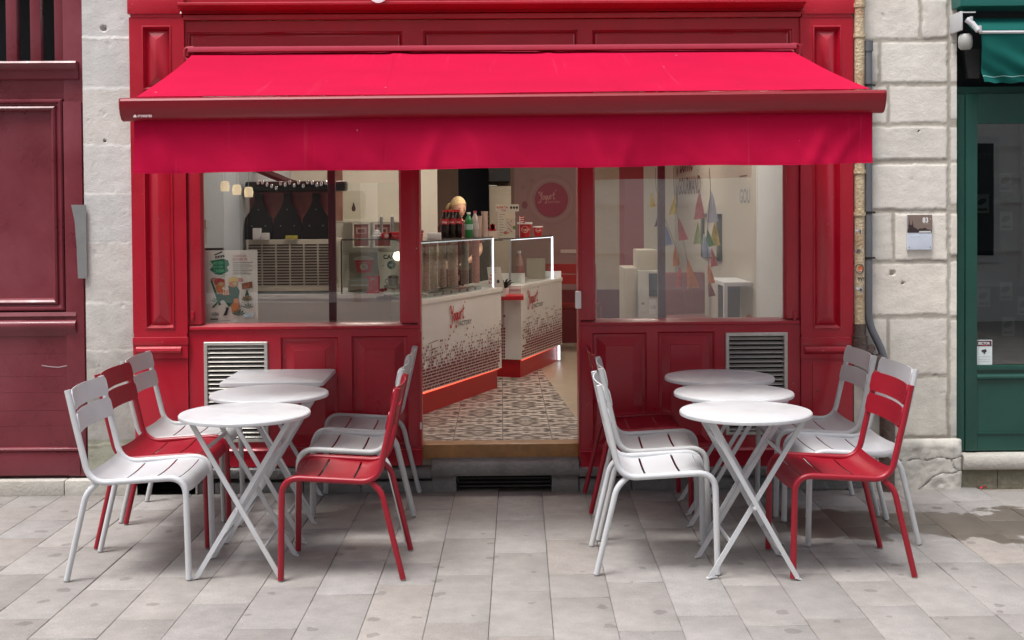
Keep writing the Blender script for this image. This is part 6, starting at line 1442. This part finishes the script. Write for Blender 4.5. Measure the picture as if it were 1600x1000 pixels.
# ---- the woman behind the counter
def person():
    hx, hy = X(716, 11.75), 4.41; top = Z(716, 308.5, 11.75); H0 = top-FL
    t = thing('person', 'person with blond tied back hair looking down behind the soda bottles', 'person', (hx, hy, FL), 0)
    s = H0/1.62
    J = [((0, 0, .90), .13, .10), ((0, 0, 1.05), .12, .09), ((0, 0, 1.22), .14, .10), ((0, 0, 1.33), .12, .09), ((0, .0, 1.385), .052, .052), ((.0, -.01, 1.43), .048, .05),
         ((.16, 0, 1.31), .05, .05), ((.22, -.04, 1.08), .04, .04), ((.14, -.22, 1.00), .032, .032), ((.08, -.30, .98), .026, .018),
         ((-.16, 0, 1.31), .05, .05), ((-.23, -.03, 1.08), .04, .04), ((-.16, -.20, .98), .032, .032), ((-.10, -.28, .96), .026, .018),
         ((.09, 0, .82), .085, .09), ((.10, 0, .48), .058, .06), ((.10, .02, .08), .04, .045), ((.10, -.12, .03), .04, .03),
         ((-.09, 0, .82), .085, .09), ((-.10, 0, .48), .058, .06), ((-.10, .02, .08), .04, .045), ((-.10, -.12, .03), .04, .03)]
    E_ = [(0, 1), (1, 2), (2, 3), (3, 4), (4, 5), (3, 6), (6, 7), (7, 8), (8, 9), (3, 10), (10, 11), (11, 12), (12, 13), (0, 14), (14, 15), (15, 16), (16, 17), (0, 18), (18, 19), (19, 20), (20, 21)]
    # five fingers on each hand
    for hand, sg in ((9, 1), (13, -1)):
        hp = Vector(J[hand][0])
        for i in range(5):
            a = (-.5+i*.25) if i < 4 else .95; a *= -sg; l_ = (.055, .065, .060, .048, .04)[i]; dr = Vector((-sg*.25+sin(a)*.8, -cos(a), -.35)).normalized()
            J.append((tuple(hp+dr*.035+Vector((sin(a)*.012, 0, 0))), .009, .009)); E_.append((hand, len(J)-1)); J.append((tuple(hp+dr*(.035+l_)+Vector((0, 0, -.012))), .007, .007)); E_.append((len(J)-2, len(J)-1))
    me = bpy.data.meshes.new('b'); me.from_pydata([Vector(j[0])*s for j in J], E_, []); o = bpy.data.objects.new('b', me); COL.objects.link(o)
    m = o.modifiers.new('s', 'SKIN'); sv = me.skin_vertices[0].data
    for v, j in zip(sv, J): v.radius = (j[1]*s, j[2]*s)
    sv[0].use_root = True; m.use_smooth_shade = True; q = o.modifiers.new('d', 'SUBSURF'); q.levels = 2; q.render_levels = 2
    bpy.context.view_layer.update(); m2 = bpy.data.meshes.new_from_object(o.evaluated_get(bpy.context.evaluated_depsgraph_get())); bpy.data.objects.remove(o)
    bm = bmesh.new(); bm.from_mesh(m2)
    # head: shaped surface rising out of the neck, turned to the right and bowed
    R_ = Matrix.Rotation(radians(28), 3, 'Z') @ Matrix.Rotation(radians(10), 3, 'X'); hc = Vector((0.0, -.02, 1.505))*s
    nu, nv = 36, 26; ring_ = []
    def hd(a, b):                        # a around (0 = face front, -y), b from crown 0 to neck 1
        th = pi*b*.93; z = cos(th)*.115; r = sin(th)
        x = sin(a)*r*.076; y = -cos(a)*r*.094
        if z < 0: k = 1-.30*(-z/.115)**1.3; x *= k; y = y*(1-.12*(-z/.115)) if y < 0 else y*(1-.35*(-z/.115))
        f = max(0, cos(a)); g = lambda x0, z0, w_: math.exp(-(((sin(a)*r*.076-x0)/w_)**2+((z-z0)/w_)**2))*(f > .1)
        y -= .021*g(0, -.022, .013)+.010*g(0, -.006, .010)+.006*g(0, -.058, .014)+.006*g(0, -.096, .016); y += .008*(g(.028, .002, .013)+g(-.028, .002, .013))
        if abs(z+.01) < .03 and abs(abs(a)-pi/2) < .25: x *= 1.10
        return hc+R_@(Vector((x, y, z))*s)
    for j in range(nv+1): ring_.append([bm.verts.new(hd(2*pi*i/nu, max(.002, j/nv))) for i in range(nu)])
    for A, B in zip(ring_, ring_[1:]):
        for i in range(nu): bm.faces.new((A[i], A[(i+1) % nu], B[(i+1) % nu], B[i]))
    bm.faces.new(ring_[0]); bm.faces.new(ring_[-1][::-1])
    obj('body', bm, mat('skin', (.78, .44, .30), .5, var=.05), t, ang=180); bpy.data.meshes.remove(m2)
    # hair: cap over the skull plus a tail
    bm = bmesh.new(); rg = []
    for j in range(15):
        b = .002+.60*j/14; row = []
        for i in range(nu):
            a = 2*pi*i/nu; fr_ = max(0, cos(a)); lim_ = .62+(.335-.62)*(.5+.5*cos(a))**1.1; bb = .002+lim_*j/14
            p = hd(a, bb); d_ = (p-hc).normalized(); row.append(bm.verts.new(hc+(p-hc)*(1.07+.012*sin(a*17+j*.4))+d_*.004))
        rg.append(row)
    for A, B in zip(rg, rg[1:]):
        for i in range(nu): bm.faces.new((A[i], A[(i+1) % nu], B[(i+1) % nu], B[i]))
    bm.faces.new(rg[0])
    base = hc+R_@(Vector((0, .098, .01))*s)
    tube(bm, catmull([base, base+Vector((-.035, .02, .012)), base+Vector((-.06, .03, -.03)), base+Vector((-.062, .03, -.09)), base+Vector((-.05, .03, -.15))], 4), [.016, .018, .02, .021, .022, .023, .024, .024, .024, .023, .022, .02, .018, .016, .012, .008, .003], 10)
    obj('hair', bm, mat('blond_hair', (.85, .62, .32), .5, var=.3, vs=45), t, ang=60)
    bm = bmesh.new()
    for sg in (-1, 1):
        p = hc+R_@(Vector((sg*.028, -.078, .000))*s); bmesh.ops.create_uvsphere(bm, u_segments=10, v_segments=6, radius=.009, matrix=Matrix.Translation(p)); 
    obj('eyes', bm, mat('eye_dark', (.06, .03, .02), .2), t)
    bm = bmesh.new(); 
    for sg in (-1, 1): tube(bm, [hc+R_@(Vector((sg*(.014+.012*i), -.091+.003*i*i, .020+.003*(1 if i == 1 else 0)))*s) for i in range(3)], .0022, 5)
    tube(bm, [hc+R_@(Vector((.011*(i-2), -.095+.0016*(i-2)**2, -.052))*s) for i in range(5)], .003, 6); obj('brows_and_lips', bm, mat('brow', (.22, .07, .05), .5), t)
    # red shirt following the torso
    bm = bmesh.new(); prof = [(.165, .118, .84), (.150, .112, .95), (.145, .108, 1.05), (.160, .118, 1.18), (.172, .115, 1.27), (.165, .10, 1.325), (.11, .085, 1.365), (.07, .068, 1.385)]
    rr_ = [[bm.verts.new((cos(2*pi*i/28)*a*s, sin(2*pi*i/28)*b*s, z*s)) for i in range(28)] for a, b, z in prof]
    for A, B in zip(rr_, rr_[1:]):
        for i in range(28): bm.faces.new((A[i], A[(i+1) % 28], B[(i+1) % 28], B[i]))
    for sg in (-1, 1): tube(bm, [Vector((sg*.13, 0, 1.315))*s, Vector((sg*.185, -.01, 1.25))*s, Vector((sg*.215, -.03, 1.15))*s], [.062*s, .058*s, .054*s], 14)
    obj('shirt', bm, mat('dark_shirt', (.10, .02, .025), .8), t, ang=60)
    bm = bmesh.new()
    for sg in (-1, 1): tube(bm, [Vector((sg*.075, 0, .90))*s, Vector((sg*.09, 0, .82))*s, Vector((sg*.10, 0, .48))*s, Vector((sg*.10, .02, .08))*s], [.11*s, .105*s, .075*s, .06*s], 16)
    obj('trousers', bm, mat('black_cloth', (.015, .015, .018), .8), t)
person()
